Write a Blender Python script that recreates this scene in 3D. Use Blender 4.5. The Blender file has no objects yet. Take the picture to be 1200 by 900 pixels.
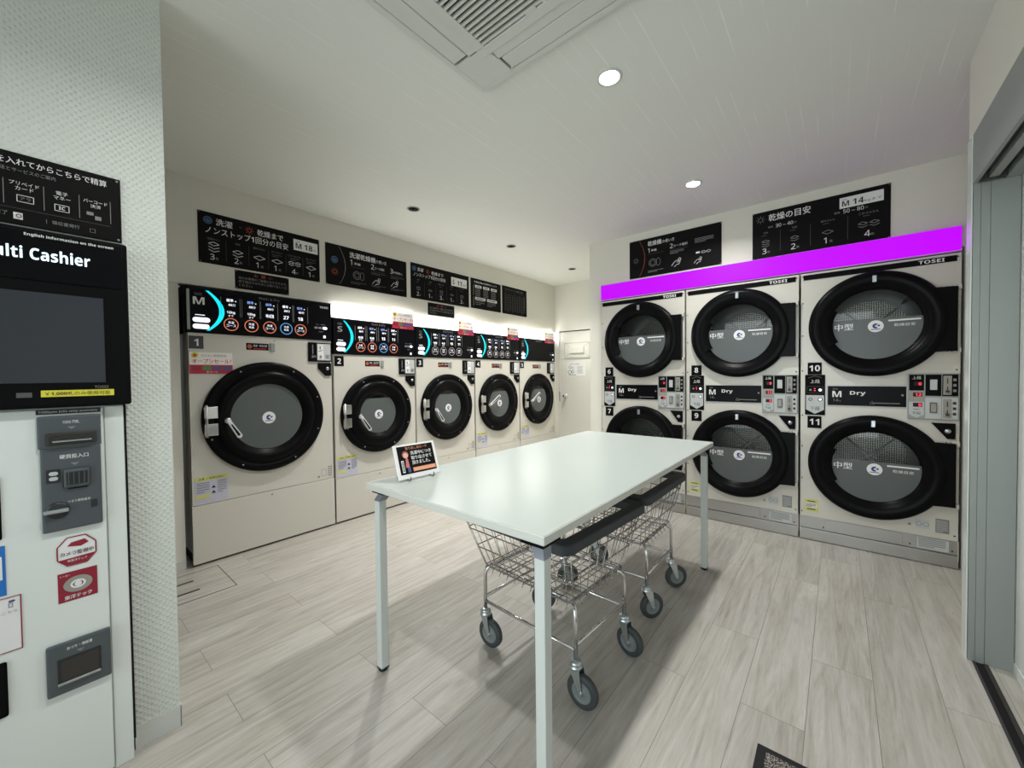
import bpy, bmesh, math, random
from mathutils import Vector, Matrix
random.seed(7)
C = bpy.context.scene.collection
PI = math.pi

# ------------------------------------------------------------------ camera, world, exposure
sc = bpy.context.scene
YAW, PITCH, ROLL, FPX = 0.690654888, -0.0214891868, -0.0113227753, 462.98383
fw = Vector((math.cos(YAW)*math.cos(PITCH), math.sin(YAW)*math.cos(PITCH), math.sin(PITCH)))
r0 = fw.cross(Vector((0, 0, 1))).normalized(); u0 = r0.cross(fw)
rt = math.cos(ROLL)*r0 + math.sin(ROLL)*u0
up = -math.sin(ROLL)*r0 + math.cos(ROLL)*u0
cam = bpy.data.cameras.new('camera'); cam.sensor_width = 36; cam.lens = FPX/1200*36; cam.clip_start = .01
co = bpy.data.objects.new('camera', cam); C.objects.link(co)
co.matrix_world = Matrix(((rt.x, up.x, -fw.x, 0), (rt.y, up.y, -fw.y, 0), (rt.z, up.z, -fw.z, 1.25), (0, 0, 0, 1)))
sc.camera = co
sc.view_settings.view_transform = 'Standard'; sc.view_settings.look = 'None'
sc.view_settings.gamma = 1; sc.view_settings.use_curve_mapping = False
sc.view_settings.exposure = 0.10
w = bpy.data.worlds.new('world'); sc.world = w; w.use_nodes = True
w.node_tree.nodes['Background'].inputs[0].default_value = (.55, .62, .7, 1)
w.node_tree.nodes['Background'].inputs[1].default_value = .6
SPOT_W = 13.5; LAMP_W = 12.8       # each lit downlight
FILL_W = 55.0        # added fill light, outside the invented shop front behind the camera
STRIP_E = 15.0; PURPLE_E = .95
CEIL = 2.585

def area(name, loc, rot, sx, sy, power, col=(1, 1, 1), shape='RECTANGLE', spread=None):
    l = bpy.data.lights.new(name, 'AREA'); l.shape = shape; l.size = sx
    if shape == 'RECTANGLE': l.size_y = sy
    l.energy = power; l.color = col
    if spread: l.spread = spread
    o = bpy.data.objects.new(name, l); C.objects.link(o); o.location = loc; o.rotation_euler = rot
    return o
# added cool fill light behind the invented glass front at the room's left end
area('shop_front_fill', (-1.66, .63, 1.19), (0, -PI/2, 0), 2.2, 2.3, FILL_W, (.90, .97, 1))

# ------------------------------------------------------------------ materials
M = {}
def mat(name, col, rough=.5, metal=0, emit=None, es=1, coat=0, alpha=1, spec=None):
    m = bpy.data.materials.new(name); m.use_nodes = True
    b = m.node_tree.nodes['Principled BSDF']
    b.inputs['Base Color'].default_value = (*col, 1); b.inputs['Roughness'].default_value = rough
    b.inputs['Metallic'].default_value = metal; b.inputs['Coat Weight'].default_value = coat
    b.inputs['Alpha'].default_value = alpha
    if spec is not None: b.inputs['Specular IOR Level'].default_value = spec
    if emit: b.inputs['Emission Color'].default_value = (*emit, 1); b.inputs['Emission Strength'].default_value = es
    M[name] = m; return m
def N(m, t, **kw):
    n = m.node_tree.nodes.new(t)
    for k, v in kw.items(): setattr(n, k, v)
    return n
def L(m, a, b): m.node_tree.links.new(a, b)
def s(v): return tuple(((c/255)/12.92 if c/255 <= .04045 else ((c/255+.055)/1.055)**2.4) for c in v)

mat('enamel', s((203, 200, 190)), .32, coat=.25)
mat('enamel_edge', s((150, 148, 140)), .4)
mat('kiosk_white', s((218, 224, 220)), .25, coat=.4)
mat('black_gloss', (.004, .004, .005), .3, spec=.08)
mat('black_door', (.004, .004, .0045), .3, spec=.07)
mat('black_satin', (.005, .005, .0055), .5, spec=.05)
mat('black_board', (.007, .0065, .0065), .55, spec=.07)
mat('black_matte', (.004, .004, .004), .8)
mat('gap', (.002, .002, .002), 1)
mat('chrome', (.72, .72, .72), .14, 1)
mat('wire_steel', (.46, .45, .43), .25, 1)
mat('zinc', (.55, .60, .62), .32, 1)
mat('stainless', (.42, .41, .39), .38, .85)
mat('alu', s((148, 153, 149)), .45, .25)
mat('alu_dark', (.05, .05, .05), .5, .4)
mat('steel_dark', (.06, .055, .05), .4, .6)
mat('table_white', s((181, 189, 184)), .27, spec=.3)
mat('table_edge', s((208, 210, 202)), .35)
mat('leg_grey', s((206, 212, 208)), .38)
mat('bracket_grey', s((142, 146, 154)), .35, .3)
mat('bumper', s((48, 53, 57)), .55)
mat('tyre', s((60, 66, 68)), .6)
mat('wheel_grey', s((120, 126, 126)), .55)
mat('ink_white', s((225, 226, 224)), .6)
mat('ink_grey', s((130, 130, 130)), .6)
mat('ink_dim', s((78, 78, 78)), .6)
mat('ink_black', (.012, .012, .012), .5)
mat('ink_orange', s((176, 80, 44)), .6)
mat('ink_blue', s((58, 88, 118)), .6)
mat('ink_red', s((200, 40, 60)), .5)
mat('sticker_white', s((226, 226, 226)), .5)
mat('sticker_pink', s((238, 234, 228)), .5)
mat('sticker_red', s((176, 30, 58)), .45)
mat('sticker_yellow', s((212, 206, 60)), .5)
mat('sticker_yellow_pale', s((205, 205, 120)), .5)
mat('sticker_lilac', s((190, 190, 208)), .5)
mat('sticker_green', s((70, 130, 70)), .5)
mat('sticker_navy', s((70, 80, 130)), .5)
mat('navy', s((20, 40, 120)), .4)
mat('paper', s((216, 216, 212)), .7)
mat('kiosk_grey', s((74, 80, 84)), .42)
mat('kiosk_dark', s((36, 38, 40)), .4)
mat('screen_glass', s((50, 54, 60)), .12, spec=.3)
mat('seal_red', s((140, 28, 48)), .4)
mat('seal_blue', s((30, 110, 190)), .4)
mat('panel_grey', s((186, 190, 190)), .4)
mat('plate_grey', s((52, 54, 56)), .4)
mat('film', s((94, 100, 100)), .35, alpha=.82)
mat('drum', s((130, 132, 130)), .5, .2)
mat('silver', (.72, .73, .73), .35, .4)
mat('skin', s((222, 170, 150)), .6)
mat('hair', s((120, 70, 56)), .6)
mat('cloth_pink', s((190, 112, 108)), .6)
mat('orange_bar', s((222, 150, 108)), .5)
mat('cyan_on', (0, .1, .1), .4, emit=(0, .78, .95), es=1.0)
mat('lit_white', (.8, .8, .8), .4, emit=(.85, .88, 1), es=1.0)
mat('lit_blue', (.1, .1, .3), .4, emit=(.25, .42, .95), es=.8)
mat('ring_red', (.2, .05, .03), .4, emit=(.85, .22, .12), es=.7)
mat('ring_blue', (.05, .1, .2), .4, emit=(.1, .4, .85), es=.7)
mat('ring_dim', (.2, .2, .2), .4, emit=(.25, .2, .2), es=.6)
mat('led_red', (.3, 0, 0), .4, emit=(1, .05, .10), es=1.3)
mat('led_glass', s((58, 8, 14)), .3, spec=.2)
mat('logo_glow', (.6, .8, .9), .4, emit=(.72, .9, 1), es=1.3)
mat('bar_white', (.8, .8, .8), .4, emit=(1, 1, .97), es=STRIP_E)
mat('bar_purple', (.02, 0, .04), .5, spec=.2, emit=(.56, 0, 1), es=PURPLE_E)
mat('lamp_face', (1, 1, 1), .4, emit=(1, 1, 1), es=30)
mat('ac_white', s((198, 200, 192)), .5)
mat('ac_line', s((140, 142, 136)), .6)
mat('door_paint', s((206, 204, 194)), .5)

def glass(name, tint, trans):
    m = bpy.data.materials.new(name); m.use_nodes = True; t = m.node_tree; t.nodes.clear()
    o = N(m, 'ShaderNodeOutputMaterial'); mx = N(m, 'ShaderNodeMixShader'); tr = N(m, 'ShaderNodeBsdfTransparent'); g = N(m, 'ShaderNodeBsdfGlossy')
    fr = N(m, 'ShaderNodeFresnel'); fr.inputs[0].default_value = 1.5
    tr.inputs[0].default_value = (*tint, 1); g.inputs['Roughness'].default_value = .03
    L(m, fr.outputs[0], mx.inputs[0]); L(m, tr.outputs[0], mx.inputs[1]); L(m, g.outputs[0], mx.inputs[2]); L(m, mx.outputs[0], o.inputs[0])
    M[name] = m
glass('clear_glass', (.97, .98, .98), 1)
glass('door_glass', (.86, .88, .88), 1)

def wallpaper(name, col, scale, strength, kind, rough=.75):
    m = mat(name, col, rough); b = m.node_tree.nodes['Principled BSDF']
    tc = N(m, 'ShaderNodeTexCoord'); mp = N(m, 'ShaderNodeMapping'); bp = N(m, 'ShaderNodeBump')
    L(m, tc.outputs['Object'], mp.inputs[0])
    if kind == 'grain':
        n = N(m, 'ShaderNodeTexNoise'); n.inputs['Scale'].default_value = scale; n.inputs['Detail'].default_value = 3
        L(m, mp.outputs[0], n.inputs[0]); h = n.outputs[0]
    L(m, h, bp.inputs['Height']); bp.inputs['Strength'].default_value = strength; bp.inputs['Distance'].default_value = .004
    L(m, bp.outputs[0], b.inputs['Normal']); return m
wallpaper('wall_paper', s((218, 216, 205)), 160, .35, 'grain')
wallpaper('pocket_white', s((214, 218, 214)), 140, .2, 'grain', .5)
wallpaper('base_vinyl', s((200, 202, 198)), 90, .15, 'grain', .5)

# diagonal woven emboss on the wall around the payment machine
m = mat('emboss_paper', s((210, 215, 208)), .45); b = m.node_tree.nodes['Principled BSDF']
tc = N(m, 'ShaderNodeTexCoord'); sx = N(m, 'ShaderNodeSeparateXYZ'); L(m, tc.outputs['Object'], sx.inputs[0])
def mth(m, op, a, b2=None, v=None):
    n = N(m, 'ShaderNodeMath', operation=op); L(m, a, n.inputs[0])
    if b2 is not None: L(m, b2, n.inputs[1])
    if v is not None: n.inputs[1].default_value = v
    return n.outputs[0]
xy = mth(m, 'ADD', sx.outputs[0], sx.outputs[1])
p_ = mth(m, 'ADD', xy, sx.outputs[2]); q_ = mth(m, 'SUBTRACT', xy, sx.outputs[2])
P_ = mth(m, 'SINE', mth(m, 'MULTIPLY', xy, v=330)); Q_ = mth(m, 'SINE', mth(m, 'MULTIPLY', sx.outputs[2], v=300))
pr = mth(m, 'MAXIMUM', mth(m, 'MULTIPLY', P_, Q_), v=0)
bp = N(m, 'ShaderNodeBump'); bp.inputs['Strength'].default_value = .45; bp.inputs['Distance'].default_value = .004
L(m, pr, bp.inputs['Height']); L(m, bp.outputs[0], b.inputs['Normal'])

# ceiling paper: faint broken embossed streaks along x
m = mat('ceiling_paper', s((216, 217, 209)), .65); b = m.node_tree.nodes['Principled BSDF']
tc = N(m, 'ShaderNodeTexCoord'); sx = N(m, 'ShaderNodeSeparateXYZ'); L(m, tc.outputs['Object'], sx.inputs[0])
fr = mth(m, 'FRACT', mth(m, 'MULTIPLY', sx.outputs[1], v=1/.062)); ln = mth(m, 'LESS_THAN', mth(m, 'ABSOLUTE', mth(m, 'SUBTRACT', fr, v=.5)), v=.035)
mp = N(m, 'ShaderNodeMapping'); mp.inputs['Scale'].default_value = (4, 16.1, 1); L(m, tc.outputs['Object'], mp.inputs[0])
no = N(m, 'ShaderNodeTexNoise'); no.inputs['Scale'].default_value = 1; no.inputs['Detail'].default_value = 1; L(m, mp.outputs[0], no.inputs[0])
mr = N(m, 'ShaderNodeMapRange'); L(m, no.outputs[0], mr.inputs[0]); mr.inputs[1].default_value = .45; mr.inputs[2].default_value = .75
ln = mth(m, 'MULTIPLY', ln, mr.outputs[0])
cm = N(m, 'ShaderNodeMix', data_type='RGBA'); L(m, ln, cm.inputs['Factor'])
cm.inputs['A'].default_value = (*s((216, 217, 209)), 1); cm.inputs['B'].default_value = (*s((231, 231, 224)), 1)
L(m, cm.outputs['Result'], b.inputs['Base Color'])

# floor: pale ash planks running along x
def wood(name, plank=True):
    m = mat(name, (.5, .5, .45), .3); b = m.node_tree.nodes['Principled BSDF']
    tc = N(m, 'ShaderNodeTexCoord'); mp0 = N(m, 'ShaderNodeMapping'); mp0.inputs['Location'].default_value = (.31, -.084+.198*20, 0); L(m, tc.outputs['Object'], mp0.inputs[0]); br = N(m, 'ShaderNodeTexBrick'); L(m, mp0.outputs[0], br.inputs[0])
    br.offset = .37; br.inputs['Scale'].default_value = 1; br.inputs['Brick Width'].default_value = 1.22; br.inputs['Row Height'].default_value = .198
    br.inputs['Mortar Size'].default_value = .0011; br.inputs['Mortar Smooth'].default_value = .2; br.inputs['Bias'].default_value = 0
    br.inputs['Color1'].default_value = (0, 0, 0, 1); br.inputs['Color2'].default_value = (1, 1, 1, 1); br.inputs['Mortar'].default_value = (.5, .5, .5, 1)
    # per-plank offset of the grain
    vm = N(m, 'ShaderNodeVectorMath', operation='MULTIPLY'); L(m, tc.outputs['Object'], vm.inputs[0]); vm.inputs[1].default_value = (1.1, 13, 1)
    sc_ = N(m, 'ShaderNodeVectorMath', operation='MULTIPLY_ADD'); L(m, br.outputs['Color'], sc_.inputs[0]); sc_.inputs[1].default_value = (7, 31, 0); L(m, vm.outputs[0], sc_.inputs[2])
    n1 = N(m, 'ShaderNodeTexNoise'); n1.inputs['Scale'].default_value = 1.3; n1.inputs['Detail'].default_value = 6; n1.inputs['Roughness'].default_value = .6; n1.inputs['Distortion'].default_value = 1.6
    L(m, sc_.outputs[0], n1.inputs[0])
    n2 = N(m, 'ShaderNodeTexNoise'); n2.inputs['Scale'].default_value = 7; n2.inputs['Detail'].default_value = 4; n2.inputs['Roughness'].default_value = .7
    L(m, sc_.outputs[0], n2.inputs[0])
    ad = N(m, 'ShaderNodeMath', operation='MULTIPLY_ADD'); L(m, n2.outputs[0], ad.inputs[0]); ad.inputs[1].default_value = .45; L(m, n1.outputs[0], ad.inputs[2])
    cr = N(m, 'ShaderNodeValToRGB'); L(m, ad.outputs[0], cr.inputs[0])
    cr.color_ramp.elements[0].position = .45; cr.color_ramp.elements[0].color = (*s((146, 139, 130)), 1)
    cr.color_ramp.elements[1].position = .93; cr.color_ramp.elements[1].color = (*s((187, 184, 178)), 1)
    e = cr.color_ramp.elements.new(.66); e.color = (*s((169, 164, 155)), 1)
    tn = N(m, 'ShaderNodeMix', data_type='RGBA', blend_type='MULTIPLY'); tn.inputs['Factor'].default_value = 1
    tr = N(m, 'ShaderNodeMapRange'); L(m, br.outputs['Color'], tr.inputs[0]); tr.inputs[3].default_value = .94; tr.inputs[4].default_value = 1.03
    L(m, cr.outputs[0], tn.inputs['A']); L(m, tr.outputs[0], tn.inputs['B'])
    kv = N(m, 'ShaderNodeVectorMath', operation='MULTIPLY'); L(m, tc.outputs['Object'], kv.inputs[0]); kv.inputs[1].default_value = (1.9, 5.3, 1)
    vo = N(m, 'ShaderNodeTexVoronoi'); vo.inputs['Scale'].default_value = 1.25; L(m, kv.outputs[0], vo.inputs['Vector'])
    kr = N(m, 'ShaderNodeMapRange'); L(m, vo.outputs['Distance'], kr.inputs[0]); kr.inputs[1].default_value = .02; kr.inputs[2].default_value = .13; kr.inputs[3].default_value = .80; kr.inputs[4].default_value = 1
    kt = N(m, 'ShaderNodeMix', data_type='RGBA', blend_type='MULTIPLY'); kt.inputs['Factor'].default_value = 1; L(m, tn.outputs['Result'], kt.inputs['A']); L(m, kr.outputs[0], kt.inputs['B']); tn = kt
    jm = N(m, 'ShaderNodeMix', data_type='RGBA'); L(m, br.outputs['Fac'], jm.inputs['Factor']); L(m, tn.outputs['Result'], jm.inputs['A']); jm.inputs['B'].default_value = (*s((120, 114, 104)), 1)
    L(m, jm.outputs['Result'], b.inputs['Base Color'])
    rr = N(m, 'ShaderNodeMapRange'); L(m, n1.outputs[0], rr.inputs[0]); rr.inputs[3].default_value = .34; rr.inputs[4].default_value = .24
    L(m, rr.outputs[0], b.inputs['Roughness'])
    bp = N(m, 'ShaderNodeBump'); bp.inputs['Strength'].default_value = .12; bp.inputs['Distance'].default_value = .002
    L(m, n2.outputs[0], bp.inputs['Height']); L(m, bp.outputs[0], b.inputs['Normal'])
wood('floor_wood')

# perforated drum wall (dots in cylinder uv built from angle and depth)
m = mat('drum_mesh', s((150, 150, 146)), .4, .6); b = m.node_tree.nodes['Principled BSDF']
tc = N(m, 'ShaderNodeTexCoord'); vo = N(m, 'ShaderNodeTexVoronoi'); vo.inputs['Scale'].default_value = 75; vo.inputs['Randomness'].default_value = .15
L(m, tc.outputs['Object'], vo.inputs['Vector']); cr = N(m, 'ShaderNodeValToRGB'); L(m, vo.outputs['Distance'], cr.inputs[0])
cr.color_ramp.elements[0].position = .36; cr.color_ramp.elements[0].color = (.008, .008, .008, 1)
cr.color_ramp.elements[1].position = .42; cr.color_ramp.elements[1].color = (*s((190, 188, 178)), 1)
L(m, cr.outputs[0], b.inputs['Base Color'])
# mat pile
m = mat('mat_pile', (.05, .045, .04), .95); b = m.node_tree.nodes['Principled BSDF']
tc = N(m, 'ShaderNodeTexCoord'); no = N(m, 'ShaderNodeTexNoise'); no.inputs['Scale'].default_value = 260; no.inputs['Detail'].default_value = 2
L(m, tc.outputs['Object'], no.inputs[0]); cr = N(m, 'ShaderNodeValToRGB'); L(m, no.outputs[0], cr.inputs[0])
cr.color_ramp.elements[0].position = .45; cr.color_ramp.elements[0].color = (.012, .010, .010, 1)
cr.color_ramp.elements[1].position = .62; cr.color_ramp.elements[1].color = (.38, .34, .30, 1)
L(m, cr.outputs[0], b.inputs['Base Color'])

# ------------------------------------------------------------------ mesh builder
_tc = bpy.data.curves.new('glyphs', 'FONT'); _to = bpy.data.objects.new('glyphs', _tc); C.objects.link(_to)
_cache = {}
def glyphs(t, bold):
    k = (t, bold)
    if k not in _cache:
        _tc.body = t; _tc.size = 1; _tc.offset = bold; _tc.resolution_u = 2
        bpy.context.view_layer.update()
        me = bpy.data.meshes.new_from_object(_to.evaluated_get(bpy.context.evaluated_depsgraph_get()))
        vs = [(v.co.x, v.co.y) for v in me.vertices]; fs = [tuple(p.vertices) for p in me.polygons]
        _cache[k] = (vs, fs, min(v[0] for v in vs), max(v[0] for v in vs), min(v[1] for v in vs), max(v[1] for v in vs))
        bpy.data.meshes.remove(me)
    return _cache[k]

class MB:
    """x right, z up, -y towards the viewer; y0 is the plane flat marks lie on"""
    def __init__(self, y0=0): self.bm = bmesh.new(); self.mats = []; self.y0 = y0; self.sm = []
    def mi(self, m):
        if m not in self.mats: self.mats.append(m)
        return self.mats.index(m)
    def face(self, vs, m, smooth=False):
        try: f = self.bm.faces.new(vs)
        except ValueError: return None
        f.material_index = self.mi(m); f.smooth = smooth; return f
    def V(self, x, y, z): return self.bm.verts.new((x, y, z))
    def box(self, x0, x1, y0, y1, z0, z1, m, bev=0, seg=2):
        x0, x1 = sorted((x0, x1)); y0, y1 = sorted((y0, y1)); z0, z1 = sorted((z0, z1))
        v = [self.V(x, y, z) for x in (x0, x1) for y in (y0, y1) for z in (z0, z1)]
        fs = [self.face([v[i] for i in q], m) for q in ((0, 1, 3, 2), (4, 6, 7, 5), (0, 4, 5, 1), (2, 3, 7, 6), (0, 2, 6, 4), (1, 5, 7, 3))]
        if bev:
            es = list({e for f in fs for e in f.edges})
            bmesh.ops.bevel(self.bm, geom=es, offset=bev, segments=seg, affect='EDGES', profile=.6, material=-1)
        return self
    def prism(self, pts, y0, y1, m, bev=0):
        """outline in x,z extruded from y0 to y1 (y0 nearer)"""
        a = [self.V(x, y0, z) for x, z in pts]; b = [self.V(x, y1, z) for x, z in pts]
        fs = [self.face(a, m), self.face(b[::-1], m)]
        for i in range(len(pts)):
            j = (i+1) % len(pts); fs.append(self.face([a[j], a[i], b[i], b[j]], m))
        if bev:
            es = list(fs[0].edges)
            bmesh.ops.bevel(self.bm, geom=es, offset=bev, segments=2, affect='EDGES', profile=.6, material=-1)
        return self
    def lathe(self, cx, cz, prof, m, n=64, axis='y', cy=0, a0=0, a1=2*PI):
        full = abs(a1-a0-2*PI) < 1e-6; k = n if full else n+1; rings = []
        for r, d in prof:
            ring = []
            for i in range(k):
                a = a0+(a1-a0)*i/n; c_, s_ = r*math.cos(a), r*math.sin(a)
                ring.append(self.V(cx+c_, d, cz+s_) if axis == 'y' else self.V(cx+c_, cy+s_, d))
            rings.append(ring)
        for p, q in zip(rings, rings[1:]):
            for i in range(n):
                j = (i+1) % k; self.face([p[i], p[j], q[j], q[i]], m, True)
        return self
    def disc(self, cx, cz, r, m, l=1, n=40):
        y = self.y0-.001*l; self.face([self.V(cx+r*math.cos(2*PI*i/n), y, cz+r*math.sin(2*PI*i/n)) for i in range(n)], m); return self
    def ring(self, cx, cz, r, wd, m, l=1, n=36, a0=0, a1=2*PI, ry=None):
        y = self.y0-.001*l; ry = ry or r; k = (ry-wd)/ry if ry else 1
        for i in range(n):
            a, b = a0+(a1-a0)*i/n, a0+(a1-a0)*(i+1)/n
            q = [(cx+rr*math.cos(t), cz+rz*math.sin(t)) for rr, rz, t in ((r, ry, a), (r, ry, b), (r-wd, ry-wd, b), (r-wd, ry-wd, a))]
            self.face([self.V(x, y, z) for x, z in q], m)
        return self
    def rect(self, x0, z0, x1, z1, m, l=1):
        y = self.y0-.001*l; self.face([self.V(x0, y, z0), self.V(x1, y, z0), self.V(x1, y, z1), self.V(x0, y, z1)], m); return self
    def pill(self, x0, z0, x1, z1, m, l=1):
        r = (z1-z0)/2; y = self.y0-.001*l
        pts = [(x0+r+r*math.cos(a), z0+r+r*math.sin(a)) for a in [PI/2+PI*i/8 for i in range(9)]]+[(x1-r+r*math.cos(a), z0+r+r*math.sin(a)) for a in [-PI/2+PI*i/8 for i in range(9)]]
        self.face([self.V(x, y, z) for x, z in pts], m); return self
    def poly(self, pts, m, l=1):
        y = self.y0-.001*l; self.face([self.V(x, y, z) for x, z in pts], m); return self
    def frame(self, x0, z0, x1, z1, w_, m, l=1):
        self.rect(x0, z0, x1, z0+w_, m, l); self.rect(x0, z1-w_, x1, z1, m, l); self.rect(x0, z0, x0+w_, z1, m, l); self.rect(x1-w_, z0, x1, z1, m, l); return self
    def line(self, pts, w_, m, l=1, closed=False):
        y = self.y0-.001*l; pp = list(pts)+([pts[0]] if closed else [])
        for (ax, az), (bx, bz) in zip(pp, pp[1:]):
            d = math.hypot(bx-ax, bz-az) or 1; nx, nz = -(bz-az)/d*w_/2, (bx-ax)/d*w_/2
            self.face([self.V(ax+nx, y, az+nz), self.V(ax-nx, y, az-nz), self.V(bx-nx, y, bz-nz), self.V(bx+nx, y, bz+nz)], m)
        return self
    def text(self, t, x, z, h, m, al='L', l=2, bold=0, w_=None):
        """h = height of the whole string's box, z its bottom; w_ squeezes to a width"""
        asc = any(ch.isascii() and ch.isalnum() for ch in t)
        A_, a_, d_ = (0x1D5D4, 0x1D5EE, 0x1D7EC) if bold else (0x1D5A0, 0x1D5BA, 0x1D7E2)
        t = ''.join(chr(A_+ord(ch)-65) if 'A' <= ch <= 'Z' else chr(a_+ord(ch)-97) if 'a' <= ch <= 'z' else chr(d_+ord(ch)-48) if '0' <= ch <= '9' else ch for ch in t)
        if asc: bold = 0
        vs, fs, ax, bx, az, bz = glyphs(t, 0)
        k = h/max(bz-az, .3); kx = k if w_ is None else w_/(bx-ax); wd = (bx-ax)*kx
        ox = x-(0 if al == 'L' else wd/2 if al == 'C' else wd); y = self.y0-.001*l
        for sh in ((0,) if not bold else (-.9*bold*k, .9*bold*k)):
            nv = [self.V(ox+sh+(a-ax)*kx, y-(.0003 if sh > 0 else 0), z+(c-az)*k) for a, c in vs]
            for f in fs: self.face([nv[i] for i in f], m)
        return self
    def tube(self, pts, r, m, n=8, closed=False, caps=True):
        pts = [Vector(p) for p in pts]; k = len(pts); rings = []
        for i, p in enumerate(pts):
            if closed: t = (pts[(i+1) % k]-pts[i-1]).normalized()
            else: t = ((pts[i+1]-p).normalized() if i == 0 else (p-pts[i-1]).normalized() if i == k-1 else ((pts[i+1]-p).normalized()+(p-pts[i-1]).normalized()).normalized())
            ref = Vector((0, 0, 1)) if abs(t.z) < .9 else Vector((1, 0, 0))
            if rings: ref = prev
            a = (ref-t*ref.dot(t)).normalized(); prev = a; b = t.cross(a)
            rings.append([self.bm.verts.new(p+a*r*math.cos(2*PI*j/n)+b*r*math.sin(2*PI*j/n)) for j in range(n)])
        prs = list(zip(rings, rings[1:]))+([(rings[-1], rings[0])] if closed else [])
        for p, q in prs:
            for j in range(n): self.face([p[j], p[(j+1) % n], q[(j+1) % n], q[j]], m, n > 4)
        if caps and not closed: self.face(rings[0][::-1], m); self.face(rings[-1], m)
        return self
    def build(self, name, parent=None, loc=None, rotz=0):
        bmesh.ops.recalc_face_normals(self.bm, faces=[f for f in self.bm.faces if f.smooth]) if any(f.smooth for f in self.bm.faces) else None
        me = bpy.data.meshes.new(name); self.bm.to_mesh(me); self.bm.free()
        for m_ in self.mats: me.materials.append(M[m_])
        o = bpy.data.objects.new(name, me); C.objects.link(o)
        if parent: o.parent = parent
        if loc: o.location = loc; o.rotation_euler = (0, 0, rotz)
        return o

def thing(name, label, cat, loc=(0, 0, 0), rotz=0, group=None):
    o = bpy.data.objects.new(name, None); C.objects.link(o); o.location = loc; o.rotation_euler = (0, 0, rotz)
    o.empty_display_size = .1; tag(o, label, cat, group); return o
def tag(o, label, cat, group=None):
    o['label'] = label; o['category'] = cat
    if group: o['group'] = group
    return o
def struct(name, mb, parent=None):
    o = mb.build(name, parent)
    if not parent: o['kind'] = 'structure'
    return o
def sbox(name, *a): return struct(name, MB().box(*a))

# ------------------------------------------------------------------ room shell
sbox('floor', -1.5, 5.2, -.70, 4.3, -.06, 0, 'floor_wood')
sbox('ceiling', -1.5, 5.2, -.70, 3.45, CEIL, CEIL+.08, 'ceiling_paper')
mb = MB(); mb.box(-1.5, 5.03, 3.30, 3.42, 1.875, CEIL, 'wall_paper'); mb.box(-1.5, .612, 3.312, 3.42, 0, 1.875, 'wall_paper'); mb.box(4.992, 5.03, 3.312, 3.42, 0, 1.875, 'wall_paper')
mb.box(-1.5, .612, 3.306, 3.312, 0, .06, 'base_vinyl'); mb.box(-1.5, 5.03, 4.2, 4.3, 0, 2.0, 'gap')
struct('wall_back', mb)
mb = MB(); mb.box(3.69, 3.80, -.62, 1.99, 2.02, CEIL, 'wall_paper'); mb.box(3.69, 3.80, 1.862, 1.99, 0, 2.02, 'wall_paper'); mb.box(3.69, 3.80, -.62, -.600, 0, 2.02, 'wall_paper')
mb.box(4.6, 4.66, -.62, 1.99, 0, 2.1, 'gap'); mb.box(3.80, 4.6, 1.88, 1.99, 0, CEIL, 'wall_paper')
struct('wall_right', mb)
sbox('wall_passage', 4.66, 5.03, 1.88, 1.99, 0, CEIL, 'wall_paper')
# far wall with its door opening
mb = MB(); mb.box(5.03, 5.13, 3.24, 3.42, 0, CEIL, 'wall_paper'); mb.box(5.03, 5.13, 1.88, 3.24, 1.895, CEIL, 'wall_paper'); mb.box(5.03, 5.13, 1.88, 2.42, 0, 1.895, 'wall_paper')
struct('wall_far', mb)
# wall built round the payment machine
sbox('wall_payment_right', .190, .309, 1.826, 1.95, 0, CEIL, 'emboss_paper')
sbox('wall_payment_left', -1.5, -.306, 1.826, 1.95, 0, CEIL, 'emboss_paper')
sbox('wall_payment_top', -.306, .190, 1.826, 1.95, 1.685, CEIL, 'emboss_paper')
mb = MB(); mb.box(.190, .311, 1.822, 1.826, 0, .075, 'base_vinyl'); mb.box(.309, .313, 1.822, 1.95, 0, .075, 'base_vinyl'); mb.box(-1.5, -.294, 1.822, 1.826, 0, .075, 'base_vinyl')
struct('baseboard_payment', mb)
mb = MB(); mb.box(-1.6, -1.5, 1.95, 3.45, 0, CEIL, 'wall_paper'); mb.box(-1.6, -1.5, -.70, 1.95, 2.3, CEIL, 'wall_paper'); mb.box(-1.6, -1.5, -.70, 1.95, 0, .08, 'wall_paper'); struct('wall_left', mb)
# unseen glazed shop front, added so the fill light has an opening
mb = MB()
for y in (-.56, .24, 1.04, 1.78): mb.box(-1.57, -1.52, y, y+.04, .08, 2.3, 'alu')
mb.box(-1.57, -1.52, -.56, 1.82, .08, .14, 'alu'); mb.box(-1.57, -1.52, -.56, 1.82, 2.25, 2.3, 'alu'); mb.box(-1.548, -1.542, -.54, 1.80, .13, 2.26, 'clear_glass'); struct('added_window_1', mb)
# side wall of the dryers and the lintel above the sliding door
sbox('wall_side', 2.62, 3.80, -.72, -.62, 0, CEIL, 'wall_paper')
mb = MB(); mb.box(-1.5, 2.566, -.62, -.434, 2.24, CEIL, 'wall_paper'); mb.box(2.566, 2.62, -.62, -.434, 0, CEIL, 'wall_paper'); struct('wall_front', mb)
mb = MB(); mb.box(-1.5, 2.625, -.72, -.565, 0, 2.24, 'pocket_white'); mb.box(-1.5, 2.54, -.565, -.562, 0, .045, 'pocket_white'); struct('wall_pocket', mb)
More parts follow.
